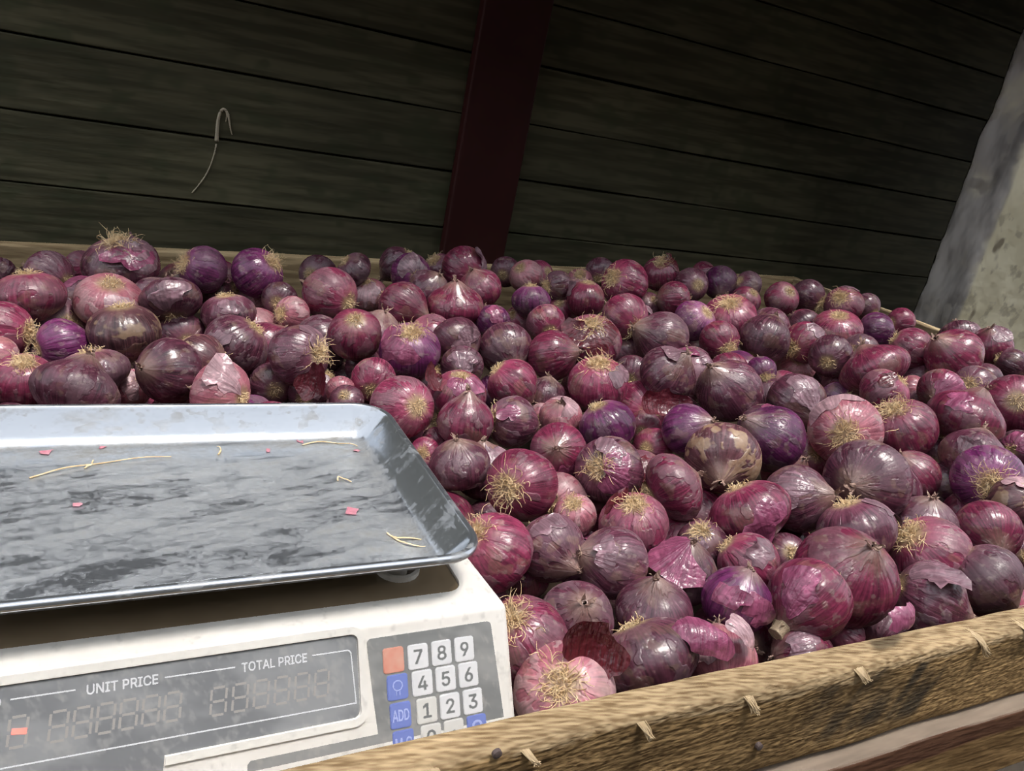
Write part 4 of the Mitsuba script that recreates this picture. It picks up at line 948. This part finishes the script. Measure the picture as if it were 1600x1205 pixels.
(1.1252,0.8430,0.9850,0.0382,0.88,-0.12,0.34,-0.93,'m','r',0,71,'half-hidden magenta red onion, third such from left right of the heap centre'),
(0.9261,0.8879,0.9868,0.0374,0.88,0.17,-0.66,0.73,'v','n',0,72,'half-hidden glossy violet onion, rightmost such in the middle of heap'),
(0.7542,0.8043,0.9499,0.0339,0.88,0.88,-0.26,0.40,'m','s',0,73,'half-hidden magenta red onion, fifth such from left in the middle of heap'),
(0.7924,0.6310,0.9549,0.0327,0.88,-0.01,-0.53,0.85,'m','s',0,79,'half-hidden magenta red onion, rightmost such in the middle of heap'),
(0.4603,0.4997,0.8930,0.0338,0.88,-0.68,-0.69,0.25,'d','s',0,107,'half-hidden dusky purple onion, second such from left along the front board'),
(1.2073,1.0376,1.0269,0.0305,0.88,-0.09,0.96,0.25,'d','s',0,50,'half-hidden dusky purple onion, leftmost such right of the heap centre'),
(0.3286,1.0189,0.9072,0.0335,0.88,-0.01,0.31,-0.95,'d','r',0,73,'half-hidden dusky purple onion, rightmost such near the far right pan corner'),
(0.6957,0.5215,0.9206,0.0379,0.88,0.89,-0.18,0.42,'m','r',0,105,'half-hidden magenta red onion, tenth such from left in the middle of heap'),
(0.8671,0.8524,1.0024,0.0322,0.88,0.14,0.95,0.27,'m','n',0,65,'half-hidden magenta red onion, eighth such from left in the middle of heap'),
(0.6355,0.4405,0.9044,0.0402,0.88,0.69,-0.72,-0.11,'m','s',0,123,'half-hidden magenta red onion, second such from left along the front board'),
(0.7999,0.6931,0.9827,0.0368,0.88,-0.02,0.84,-0.54,'d','n',0,86,'half-hidden dusky purple onion, seventh such from left in the middle of heap'),
(0.0451,1.0769,0.9253,0.0301,0.88,0.15,-0.63,0.76,'d','n',0,72,'half-hidden dusky purple onion, third such from left midway behind the weighing pan left half'),
(-0.0380,1.0413,0.9298,0.0326,0.88,0.21,0.52,0.83,'d','s',0,83,'half-hidden dusky purple onion, leftmost such midway behind the weighing pan left half'),
(0.0893,1.1609,0.9659,0.0391,0.88,-0.66,0.35,-0.66,'d','r',0,87,'half-hidden dusky purple onion, rightmost such well behind the weighing pan left half'),
(1.3826,0.7794,1.0203,0.0359,0.88,-0.13,0.82,0.55,'d','r',0,64,'half-hidden dusky purple onion, rightmost such near the concrete pillar'),
(1.0317,0.8843,0.9570,0.0359,0.88,-0.75,-0.44,-0.49,'m','n',0,66,'half-hidden magenta red onion, ninth such from left in the middle of heap'),
(1.4242,0.6667,1.0379,0.0384,0.88,-0.16,-0.96,-0.22,'d','n',0,0,''),
(1.4232,0.4539,1.0293,0.0409,0.88,-0.68,-0.69,-0.25,'v','r',0,0,''),
(-0.2248,0.9510,0.9668,0.0382,0.88,0.13,-0.98,-0.12,'d','n',0,0,''),
(-0.1789,1.0393,0.9726,0.0357,0.88,-0.75,-0.65,0.05,'d','r',0,0,''),
(1.2735,0.5387,1.0252,0.0311,0.88,-0.52,-0.51,0.69,'d','r',0,0,''),
(-0.2633,1.0906,0.9705,0.0341,0.88,-0.30,0.89,-0.34,'m','r',0,0,''),
(1.1477,0.3807,1.0126,0.0304,0.88,0.37,0.00,0.93,'d','s',0,0,''),
(-0.2495,1.3049,0.9797,0.0346,0.88,0.62,-0.51,0.60,'d','s',0,0,''),
(1.2683,0.5272,0.9645,0.0300,0.88,0.87,0.20,0.45,'v','s',0,0,''),
(1.3615,0.6457,0.9939,0.0383,0.88,-0.64,-0.39,-0.66,'p','n',0,0,''),
(-0.1855,0.8761,0.9658,0.0343,0.88,0.28,0.69,0.67,'m','n',0,0,''),
(-0.2022,0.9126,0.9014,0.0371,0.88,0.12,-0.60,0.79,'v','n',0,0,''),
(-0.2025,1.0477,0.9118,0.0294,0.88,0.12,-0.32,-0.94,'m','n',0,0,''),
(-0.1095,1.0247,0.9005,0.0337,0.88,0.54,-0.77,-0.34,'d','s',0,0,''),
(-0.2133,0.8117,0.9618,0.0341,0.88,0.71,-0.71,-0.01,'v','s',0,0,''),
(1.0837,0.3818,0.9645,0.0454,0.88,-0.57,0.07,-0.82,'m','r',0,0,''),
(-0.2684,1.1802,0.9738,0.0333,0.88,-0.92,0.36,-0.17,'d','n',0,0,''),
(-0.2279,1.3530,0.9377,0.0316,0.88,-0.24,-0.17,0.96,'d','s',0,0,''),
(1.2411,0.4566,1.0203,0.0277,0.88,0.01,-0.31,0.95,'d','s',0,0,''),
(1.3550,0.5745,1.0307,0.0359,0.88,0.69,0.58,-0.43,'m','s',0,0,''),
(1.4829,0.6026,1.0382,0.0402,0.88,0.06,-0.88,-0.46,'d','r',0,0,''),
(-0.1406,0.7749,0.9640,0.0313,0.88,0.58,-0.80,-0.15,'m','r',0,0,''),
(1.4981,0.6978,1.0428,0.0352,0.88,0.48,-0.55,-0.68,'d','n',0,0,''),
(1.3032,0.3734,1.0201,0.0327,0.88,0.80,-0.49,-0.35,'m','r',0,0,''),
(1.4677,0.7039,0.9815,0.0305,0.88,0.86,-0.36,-0.37,'m','r',0,0,''),
(1.4860,0.4920,0.9890,0.0410,0.88,0.76,-0.03,-0.65,'m','r',0,0,''),
(-0.1257,1.1803,0.9809,0.0314,0.88,0.16,0.82,-0.55,'d','n',0,0,''),
(-0.2612,1.1759,0.9090,0.0293,0.88,0.88,-0.45,0.17,'v','r',0,0,''),
(1.2352,0.4501,0.9548,0.0355,0.88,-0.12,-0.95,-0.28,'p','r',0,0,''),
(1.5110,0.5554,0.9978,0.0270,0.88,-0.62,-0.57,-0.53,'d','r',0,0,''),
(1.3872,0.5885,0.9579,0.0324,0.88,0.77,0.28,-0.58,'m','r',0,0,''),
(-0.1754,1.3286,0.9844,0.0294,0.88,-0.35,-0.92,0.18,'m','n',0,0,''),
(-0.1557,1.3764,0.9523,0.0287,0.88,-0.30,0.16,0.94,'m','r',0,0,''),
(1.1682,0.4179,0.9601,0.0345,0.88,0.38,-0.50,-0.78,'v','s',0,0,''),
(-0.1643,1.1316,0.9520,0.0344,0.88,-0.70,-0.71,0.12,'m','s',0,0,''),
(1.4350,0.4091,0.9631,0.0375,0.88,-0.09,0.62,0.78,'m','r',0,0,''),
(-0.2322,1.2468,0.9433,0.0336,0.88,0.33,0.93,-0.13,'d','r',0,0,''),
(1.4708,0.3642,1.0281,0.0327,0.88,-0.13,-0.89,0.44,'m','n',0,0,''),
(-0.1964,1.1501,0.8912,0.0345,0.88,-0.87,-0.49,-0.12,'m','r',0,0,''),
(1.3268,0.4479,1.0243,0.0295,0.88,-0.23,0.46,-0.86,'d','n',0,0,''),
(-0.2894,1.3269,0.9336,0.0274,0.88,-0.39,-0.10,-0.91,'m','n',0,0,''),
(-0.1287,1.2377,0.9381,0.0306,0.88,-0.34,-0.17,-0.93,'v','n',0,0,''),
(-0.1786,1.2911,0.9277,0.0343,0.88,-0.10,0.87,-0.48,'m','r',0,0,''),
(-0.2671,1.0301,0.9278,0.0380,0.88,-0.99,0.01,-0.11,'d','n',0,0,''),
(1.5189,0.6344,0.9813,0.0323,0.88,0.66,-0.58,-0.48,'m','r',0,0,''),
(-0.1523,0.7748,0.9034,0.0270,0.88,-0.52,0.09,-0.85,'d','n',0,0,''),
(1.3294,0.4214,0.9583,0.0383,0.88,-0.97,-0.13,0.23,'v','s',0,0,''),
(1.2119,0.3627,1.0151,0.0295,0.88,-0.23,0.83,0.51,'p','r',0,0,''),
(-0.2449,0.9603,0.8712,0.0324,0.88,0.34,-0.86,0.39,'d','n',0,0,''),
(1.3319,0.5168,0.9373,0.0387,0.88,-0.32,0.82,-0.48,'v','n',0,0,''),
(1.4432,0.5476,1.0141,0.0309,0.88,-0.69,0.43,0.58,'d','r',0,0,''),
(-0.1812,1.0010,0.8760,0.0303,0.88,0.88,0.47,-0.10,'d','s',0,0,''),
(-0.2827,1.0763,0.8789,0.0301,0.88,0.23,-0.46,0.86,'d','r',0,0,''),
(1.3326,0.6465,0.9325,0.0270,0.88,-0.34,0.92,-0.22,'d','r',0,0,''),
(1.1230,0.4993,1.0161,0.0316,0.88,-0.43,0.71,0.55,'m','r',0,0,''),
(1.1564,0.5191,0.9636,0.0319,0.88,-0.62,0.54,-0.58,'d','s',0,0,''),
(-0.1931,0.8276,0.8934,0.0351,0.88,-0.41,-0.39,0.82,'d','s',0,0,''),
(1.3765,0.5165,0.9945,0.0336,0.88,0.53,0.09,-0.84,'d','r',0,0,''),
(1.2630,0.5942,0.9819,0.0377,0.88,-0.72,0.51,-0.47,'d','r',0,0,''),
(-0.2872,1.3668,0.9803,0.0323,0.88,0.49,0.87,-0.08,'v','r',0,0,''),
(-0.1768,0.7320,0.9404,0.0291,0.88,-0.31,-0.79,-0.53,'m','n',0,0,''),
(-0.2562,1.3041,0.8944,0.0279,0.88,-0.44,0.89,-0.06,'d','n',0,0,''),
(1.0764,0.4681,0.9775,0.0336,0.88,0.24,-0.53,-0.81,'v','r',0,0,''),
(-0.1466,0.9734,0.9716,0.0297,0.88,0.99,-0.17,0.03,'v','n',0,0,''),
(-0.1158,1.1147,0.9088,0.0312,0.88,-0.98,0.18,0.06,'m','n',0,0,''),
(-0.1740,1.2251,0.8903,0.0343,0.88,-0.52,0.69,-0.50,'v','s',0,0,''),
(1.2072,0.3770,0.9354,0.0270,0.88,0.11,0.21,-0.97,'d','n',0,0,''),
(1.1497,0.3712,0.9173,0.0308,0.88,0.67,-0.70,-0.24,'m','r',0,0,''),
(1.0102,0.3676,1.0052,0.0293,0.88,0.29,0.08,0.95,'d','s',0,0,''),
(0.9812,0.3677,0.9488,0.0309,0.88,0.70,0.41,-0.58,'m','r',0,0,''),
(1.4671,0.5967,0.9572,0.0344,0.88,-0.18,0.54,0.82,'d','s',0,0,''),
(-0.1148,0.8444,0.9680,0.0318,0.88,0.12,-0.67,-0.73,'m','s',0,0,''),
(1.1209,0.4669,0.9297,0.0308,0.88,-0.55,-0.79,-0.25,'m','r',0,0,''),
(1.2630,0.3694,0.9629,0.0339,0.88,-0.30,-0.80,0.51,'m','r',0,0,''),
(-0.1015,0.8540,0.8791,0.0270,0.88,0.95,0.28,-0.15,'d','r',0,0,''),
(1.4040,0.6808,0.9574,0.0280,0.88,0.85,-0.29,0.43,'v','s',0,0,''),
(1.5167,0.7589,1.0062,0.0338,0.88,-0.24,-0.64,-0.73,'d','n',0,0,''),
(1.4061,0.5088,0.9357,0.0289,0.88,-0.71,-0.71,-0.02,'d','r',0,0,''),
(1.0290,0.4207,0.9283,0.0305,0.88,0.13,-0.47,-0.87,'p','s',0,0,''),
(-0.1573,0.7106,0.8856,0.0292,0.88,-0.02,0.87,0.48,'d','n',0,0,''),
(1.2116,0.5453,0.9324,0.0348,0.88,-0.37,-0.70,-0.61,'d','n',0,0,''),
(-0.2074,1.1700,0.9764,0.0270,0.88,-0.97,0.21,0.10,'m','s',0,0,''),
(-0.2642,1.2360,0.8862,0.0320,0.88,-0.69,-0.73,-0.02,'m','r',0,0,''),
(1.3727,0.3949,1.0244,0.0358,0.88,-0.08,0.61,-0.79,'d','s',0,0,''),
(1.2105,0.5090,1.0059,0.0335,0.88,0.67,0.73,-0.15,'d','s',0,0,''),
(-0.1986,0.7427,0.8598,0.0270,0.88,0.95,-0.19,0.24,'m','s',0,0,''),
(-0.2790,1.3730,0.9010,0.0293,0.88,0.68,-0.73,-0.12,'v','s',0,0,''),
(1.3712,0.3644,0.9631,0.0306,0.88,0.35,-0.93,0.05,'d','r',0,0,''),
(1.4937,0.4282,1.0318,0.0341,0.88,-0.18,-0.91,-0.37,'m','r',0,0,''),
(1.5028,0.4215,0.9670,0.0295,0.88,-0.37,-0.59,0.72,'d','r',0,0,''),
(-0.2359,0.8674,0.8629,0.0291,0.88,-0.52,0.85,-0.11,'v','r',0,0,''),
(-0.1733,1.0889,0.8799,0.0294,0.88,0.89,0.20,-0.42,'v','r',0,0,''),
(1.3879,0.4388,0.9269,0.0280,0.88,-0.83,0.55,0.08,'m','n',0,0,''),
(1.0094,0.4343,1.0028,0.0313,0.88,-0.69,0.52,-0.50,'d','s',0,0,''),
(1.3203,0.5899,0.9496,0.0270,0.88,0.06,-0.53,0.85,'d','n',0,0,''),
(-0.1445,1.3485,0.8917,0.0345,0.88,0.28,0.96,0.02,'m','n',0,0,''),
(1.5214,0.5205,0.9369,0.0270,0.88,0.12,-0.04,-0.99,'m','s',0,0,''),
(-0.2921,1.2366,0.9749,0.0275,0.88,-0.32,0.26,-0.91,'d','s',0,0,''),
(-0.1266,1.1730,0.9206,0.0281,0.88,-0.12,0.45,0.88,'m','r',0,0,''),
(-0.1427,0.9528,0.8860,0.0308,0.88,-0.82,-0.49,-0.30,'m','s',0,0,''),
(1.4770,0.6640,0.9404,0.0271,0.88,0.34,-0.74,0.58,'d','n',0,0,''),
(0.9155,0.3639,1.0003,0.0310,0.88,-0.72,-0.22,-0.65,'v','n',0,0,''),
(1.1498,0.4452,1.0153,0.0279,0.88,-0.77,-0.39,-0.50,'m','r',0,0,''),
(-0.2178,1.3766,0.8842,0.0270,0.88,-0.89,0.45,-0.05,'m','r',0,0,''),
(1.4522,0.4693,0.9314,0.0272,0.88,0.27,-0.33,0.90,'m','r',0,0,''),
(1.5178,0.3637,0.9904,0.0270,0.88,-0.41,-0.90,0.17,'m','s',0,0,''),
(1.5252,0.5804,0.9395,0.0282,0.88,0.65,0.75,-0.12,'d','n',0,0,''),
(-0.1461,0.8954,0.8735,0.0270,0.88,-0.87,-0.38,-0.30,'p','s',0,0,''),
(1.4890,0.3773,0.9295,0.0281,0.88,-0.55,-0.53,-0.64,'m','n',0,0,''),
(-0.0865,0.7033,0.9188,0.0277,0.88,0.84,0.36,0.40,'v','s',0,0,''),
)


def frame(ax):
    ax = np.asarray(ax, float) / np.linalg.norm(ax)
    a = np.cross(ax, [0, 0, 1] if abs(ax[2]) < .9 else [1, 0, 0])
    a /= np.linalg.norm(a)
    return np.stack([a, np.cross(ax, a), ax], 1)          # columns: local x, y, z


def shape_fn(a, k, r):
    """Local surface of one onion: a function of turn and polar angle; stem at +z, roots at -z."""
    neck, pt = r.uniform(.10, .30), r.uniform(.26, .40)
    seed = int(r.integers(1, 9999))
    lob, dent = r.uniform(.02, .055), r.uniform(.006, .014)

    def fn(th, t):
        q = np.stack([np.sin(t) * np.cos(th), np.sin(t) * np.sin(th), np.cos(t)], -1)
        g = 1 + lob * 2 * (meshkit.noise(q * 1.1 + seed * .37, seed) - .5) + dent * 2 * (meshkit.noise(q * 4.3 + seed * .11, seed + 1) - .5)
        g = g + .0055 * np.sin(t) * (meshkit.noise(np.stack([np.cos(th) * 5, np.sin(th) * 5, t * .5], -1) + seed, seed + 2) - .5) * 2
        rad = a * np.sin(t) ** .94 * g
        z = a * k * np.cos(t) * g
        z = z + a * neck * np.exp(-(t / pt) ** 2) + a * .055 * np.exp(-((np.pi - t) / .30) ** 2)
        rad = np.maximum(rad, a * .055 * np.exp(-(t / .3) ** 2))
        return np.stack([rad * np.cos(th), rad * np.sin(th), z], -1)
    return fn


def onion_body(fn, uid, n):
    m = max(12, int(n * .56))
    th = np.linspace(0, 2 * np.pi, n + 1)
    t = np.linspace(0.02, np.pi, m + 1)
    TH, TT = np.meshgrid(th, t)
    v = fn(TH, TT).reshape(-1, 3)
    uv = np.stack([uid + .0005 + TH / (2 * np.pi) * .999, TT / np.pi], -1).reshape(-1, 2)
    i, j = np.meshgrid(np.arange(m), np.arange(n), indexing='ij')
    p = (i * (n + 1) + j).ravel()
    f = np.vstack([np.stack([p, p + n + 1, p + n + 2], 1), np.stack([p, p + n + 2, p + 1], 1)])
    f = f[~((f[:, 0] >= m * (n + 1)))]
    nr = np.zeros_like(v)
    fc = np.cross(v[f[:, 1]] - v[f[:, 0]], v[f[:, 2]] - v[f[:, 0]])
    for c in range(3):
        np.add.at(nr, f[:, c], fc)
    g = nr.reshape(m + 1, n + 1, 3)
    s = g[:, 0] + g[:, -1]
    g[:, 0] = s
    g[:, -1] = s
    g[-1] = g[-2].mean(0)
    g[0] = g[1].mean(0) + [0, 0, 1e-12]
    nr = g.reshape(-1, 3)
    nr /= np.linalg.norm(nr, axis=1, keepdims=True) + 1e-30
    return v, f, uv, nr


def body_shape(v, f, uv, nr):
    path = meshkit.write_ply((v, f), False, uv, None, normals=nr)
    return {'type': 'ply', 'filename': path, 'face_normals': False, 'bsdf': {'type': 'ref', 'id': 'mat_skin'}}


def roots(fn, a, k, r, big):
    n = int(r.integers(95, 130)) if big else int(r.integers(34, 48))
    parts = []
    lean = r.normal(0, .5, 2)
    for i in range(n):
        th = r.uniform(0, 6.28)
        t = np.pi - abs(r.normal(0, .21 if big else .13)) - .02
        p = fn(np.array(th), np.array(t))
        ln = a * (r.uniform(.18, .50) * (1.35 if r.random() < .12 else 1) if big else r.uniform(.08, .24))
        d = np.array([math.cos(th) * .8 + lean[0] * .5, math.sin(th) * .8 + lean[1] * .5, -(.75 if r.random() < .35 else .25)])
        d += r.normal(0, .28, 3)
        d /= np.linalg.norm(d)
        pts, q = [p + [0, 0, .002]], p.copy()
        bend = r.normal(0, .55, 3)
        m = 7 if big else 5
        for s in range(m):
            q = q + d * ln / m
            # keep outside the body
            tt = np.arctan2(np.hypot(q[0], q[1]) / a, q[2] / (a * k))
            e = (q[0] ** 2 + q[1] ** 2) / a ** 2 + (q[2] / (a * k)) ** 2
            if e < 1.03:
                q = q * math.sqrt(1.045 / max(e, .3))
            pts.append(q.copy())
            bend += r.normal(0, .4, 3)
            d = d + bend * .55
            d /= np.linalg.norm(d)
        parts.append(tube(pts, np.linspace(1, .55, len(pts)) * (a * .0085 + .00012), 3, cap=False))
    return join(parts)


def stem(fn, a, r, big):
    top = fn(np.array(0.0), np.array(.02))[2]
    parts = []
    if big:                                           # thick cut neck
        n = 24
        th = np.linspace(0, 2 * np.pi, n, endpoint=False)
        rows = []
        for rr, zz in ((.30, -.16), (.215, .0), (.185, .12), (.19, .20), (.175, .215), (.13, .20), (.07, .205), (.0, .20)):
            w = 1 + .07 * np.sin(th * 3 + 1) + .03 * np.sin(th * 7)
            rows.append(np.column_stack([np.cos(th) * a * rr * w, np.sin(th) * a * rr * w, np.full(n, top + a * zz)]))
        v = np.vstack(rows)
        j = np.arange(n)
        f = []
        for i in range(len(rows) - 1):
            p, q = i * n + j, i * n + (j + 1) % n
            f += [np.stack([p, q, q + n], 1), np.stack([p, q + n, p + n], 1)]
        parts.append((v, np.vstack(f)))
    n = int(r.integers(5, 9))
    for i in range(n):                                # shrivelled ribbons of the dried neck
        th = r.uniform(0, 6.28)
        ln = a * r.uniform(.12, .34) * (1 if not big else .5)
        base = np.array([math.cos(th) * a * (.05 if not big else .17), math.sin(th) * a * (.05 if not big else .17), top - a * .05])
        d = np.array([math.cos(th) * .45, math.sin(th) * .45, 1.0]) + r.normal(0, .25, 3)
        side = np.cross(d, [math.cos(th), math.sin(th), 0])
        side /= np.linalg.norm(side) + 1e-9
        out = np.array([math.cos(th), math.sin(th), 0])
        m = 6
        rows, q = [], base.copy()
        for s in range(m + 1):
            w = a * .075 * (1 - s / m) ** .6 * r.uniform(.6, 1.2) + a * .006
            cu = a * .03 * r.normal()
            rows += [q - side * w, q + out * (cu + a * .012), q + side * w]
            d = d / np.linalg.norm(d) + r.normal(0, .22, 3)
            q = q + d / np.linalg.norm(d) * ln / m
        v = np.array(rows)
        f = []
        for s in range(m):
            for c in range(2):
                p = s * 3 + c
                f += [(p, p + 1, p + 4), (p, p + 4, p + 3)]
        parts.append((v, np.array(f)))
    return join(parts)


def flap(fn, a, k, r, tdir, kind, spread=None, lift=None):
    """A papery piece of outer skin around local direction tdir, lifting off along one side, with a torn edge."""
    t0 = math.acos(np.clip(tdir[2], -1, 1))
    t0 = min(max(t0, .45), 2.6)
    th0 = math.atan2(tdir[1], tdir[0])
    sp = spread or r.uniform(.35, .75)
    lf = lift or r.uniform(.06, .22)
    n, m = 22, 11
    ph = np.linspace(0, 2 * np.pi, n, endpoint=False)
    tear = 1 + .30 * np.sin(ph * 2 + r.uniform(0, 6)) + .16 * np.sin(ph * 5 + r.uniform(0, 6)) + r.normal(0, .07, n)
    la = r.uniform(0, 6.28)
    rows = []
    uvs = []
    for i in range(m + 1):
        rho = sp * tear * i / m
        du, dv = rho * np.cos(ph), rho * np.sin(ph)
        t = t0 + dv
        th = th0 + du / max(math.sin(t0), .35)
        p = fn(th, np.clip(t, .05, 3.0))
        nn = p / np.array([a, a, a * k]) ** 2
        nn /= np.linalg.norm(nn, axis=1, keepdims=True)
        up = np.clip(np.cos(ph - la), -.3, 1) * (i / m) ** 2
        h = a * (.012 + lf * np.clip(up, 0, 1) ** 1.5 * 1.6 + .022 * (i / m) * np.sin(ph * 4 + i * .7 + la))
        h = np.maximum(h, a * .012)
        rows.append(p + nn * h[:, None])
        uvs.append(np.column_stack([kind + .1 + .8 * (th - th0 + 2) / 4, t / np.pi]))
    v = np.vstack(rows)
    uv = np.vstack(uvs)
    j = np.arange(n)
    f = []
    for i in range(m):
        p, q = i * n + j, i * n + (j + 1) % n
        f += [np.stack([p, q + n, q], 1), np.stack([p, p + n, q + n], 1)]
    return v, np.vstack(f), uv


cam = np.array([0, 0, CZ])
count = {c: 0 for c in CLS}
heap, heap_roots = [], []
for i, (x, y, z, a, k, ax, ay, az, cl, ft, fl, px, lab) in enumerate(ONIONS):
    r = np.random.default_rng(1000 + i)
    Q = frame((ax, ay, az) if ft in 'sSn' else (-ax, -ay, -az))
    pos = np.array([x, y, z])
    fn = shape_fn(a, k, r)
    uid = CLS.index(cl) * 64 + count[cl] % 64
    count[cl] += 1
    hidden = not lab
    n = 30 if hidden else int(np.clip(px * .72, 34, 110))
    v, f, uv, nr = onion_body(fn, uid, n)
    put = lambda q: q @ Q.T + pos
    vr, fr = roots(fn, a, k, r, ft == 'R')
    if hidden:                                       # beyond the picture's edges: one heap
        heap.append((put(v), f, uv, nr @ Q.T))
        heap_roots.append((put(vr), fr))
        continue
    key_ = key_of('onion')
    tag(key_, lab, 'onion', 'red onions heaped in the bin')
    scene[key_ + '__bulb'] = body_shape(put(v), f, uv, nr @ Q.T)
    scene[key_ + '__root_tuft'] = ply((put(vr), fr), 'mat_root', smooth=True)
    labels[key_ + '__root_tuft'] = {'label': 'tan dried root tuft'}
    vs, fs = stem(fn, a, r, ft == 'S')
    scene[key_ + '__stem'] = ply((put(vs), fs), 'mat_stem' if ft != 'S' else 'mat_cut', smooth=30)
    labels[key_ + '__stem'] = {'label': 'shrivelled dried stem' if ft != 'S' else 'thick cut neck'}
    nf = fl
    if fl == 0 and r.random() < .38 and px > 55:
        nf = 1
    for q in range(nf):
        w = (cam - pos) / np.linalg.norm(cam - pos) * r.uniform(.3, .9) + np.array([0, 0, r.uniform(.2, .7)]) + r.normal(0, .35, 3)
        w = Q.T @ (w / np.linalg.norm(w))
        kind = {'d': (2, 2, 2, 0), 'm': (0, 1, 2, 0), 'v': (0, 3, 0, 2), 'p': (3, 3, 0, 3), 'b': (2, 3, 2, 2)}[cl][int(r.integers(0, 4))]
        fv, ff, fu = flap(fn, a, k, r, w, kind, lift=None if fl else r.uniform(.02, .08))
        kk = key_of('loose_skin', key_)
        scene[kk] = ply((put(fv), ff), 'mat_flap', smooth=True, uv=fu)
        labels[kk] = {'label': 'loose flap of papery onion skin'}


hv, hf = join([q[:2] for q in heap])
scene['onion_heap'] = body_shape(hv, hf, np.vstack([q[2] for q in heap]), np.vstack([q[3] for q in heap]))
tag('onion_heap', 'red onions heaped at the far left and far right ends of the bin', 'onions', kind='stuff')
scene['onion_heap__root_tuft'] = ply(join(heap_roots), 'mat_root', smooth=True)
labels['onion_heap__root_tuft'] = {'label': 'tan dried root tufts', 'kind': 'stuff'}


# loose skins that lie on the heap
def shell(cx, cy, cz, rad, face, spread, kind, seed, lab, k=1.0):
    r = np.random.default_rng(seed)
    Q = frame(face)
    n, m = 30, 12
    ph = np.linspace(0, 2 * np.pi, n, endpoint=False)
    tear = 1 + .28 * np.sin(ph * 2 + r.uniform(0, 6)) + .10 * np.sin(ph * 5 + r.uniform(0, 6)) + r.normal(0, .05, n)
    rows, uvs = [], []
    for i in range(m + 1):
        t = spread * tear * i / m
        cr = 1 + .05 * np.sin(ph * 3 + i * .5) * (i / m)
        p = np.stack([np.sin(t) * np.cos(ph) * cr, np.sin(t) * np.sin(ph) * cr * k, np.cos(t) - 1], -1) * rad
        p = p + (meshkit.fbm(p / rad * 2.2 + seed * 3.3, 3, seed=seed)[:, None] - .5) * np.array([.06, .06, .14]) * rad * min(1, i / 3)
        rows.append(p)
        uvs.append(np.column_stack([np.clip(kind + .5 + .4 * p[:, 0] / rad, kind + .02, kind + .98), .5 + p[:, 1] / rad]))
    v = np.vstack(rows)
    j = np.arange(n)
    f = []
    for i in range(m):
        p, q = i * n + j, i * n + (j + 1) % n
        f += [np.stack([p, q + n, q], 1), np.stack([p, p + n, q + n], 1)]
    v = v @ Q.T + np.array([cx, cy, cz])
    tag(obj('onion_skin', (v, np.vstack(f)), 'mat_flap', smooth=True, uv=np.vstack(uvs)), lab, 'onion skin', 'loose onion skins on the heap')


shell(0.2330, 0.8334, 0.9920, 0.034, (0.8, 0.5, -0.1), 0.62, 1, 1, 'curled dark red onion skin standing behind the right end of the pan', 1.2)
shell(0.6476, 0.7348, 1.0048, 0.046, (0.1, 0.75, -0.5), 0.72, 1, 2, 'wide dark red onion skin shell in the middle of the heap', 0.7)
shell(0.3243, 0.3668, 0.9859, 0.036, (0.3, 0.7, -0.2), 0.66, 1, 3, 'dark red onion skin shell standing by the front board', 1)
shell(0.3632, 0.8100, 1.0056, 0.03, (-0.3, 0.6, -0.4), 0.55, 1, 4, 'small dark red skin shell near the heap centre left', 1)
shell(0.7912, 0.8283, 1.0377, 0.034, (0.1, -0.4, 0.9), 0.6, 2, 5, 'dull pinkish skin lying on the upper middle of the heap', 0.6)
shell(0.4088, 0.3433, 0.9992, 0.04, (-0.2, -0.5, 0.8), 0.62, 0, 6, 'bright magenta peeled skin lying near the front board centre', 0.6)
shell(0.4455, 0.3384, 1.0008, 0.022, (0.3, -0.5, 0.7), 0.7, 3, 7, 'pale torn skin by the front board beside a cut onion neck', 1)
shell(0.5927, 0.3087, 1.0120, 0.04, (0.2, -0.8, 0.5), 0.55, 0, 8, 'magenta peeled skin beside the front board, right end', 0.6)
shell(0.8419, 1.0502, 1.0391, 0.02, (0.1, -0.4, 0.9), 0.8, 2, 9, 'crumpled dull skin in upper rows of the heap right of the post', 1)
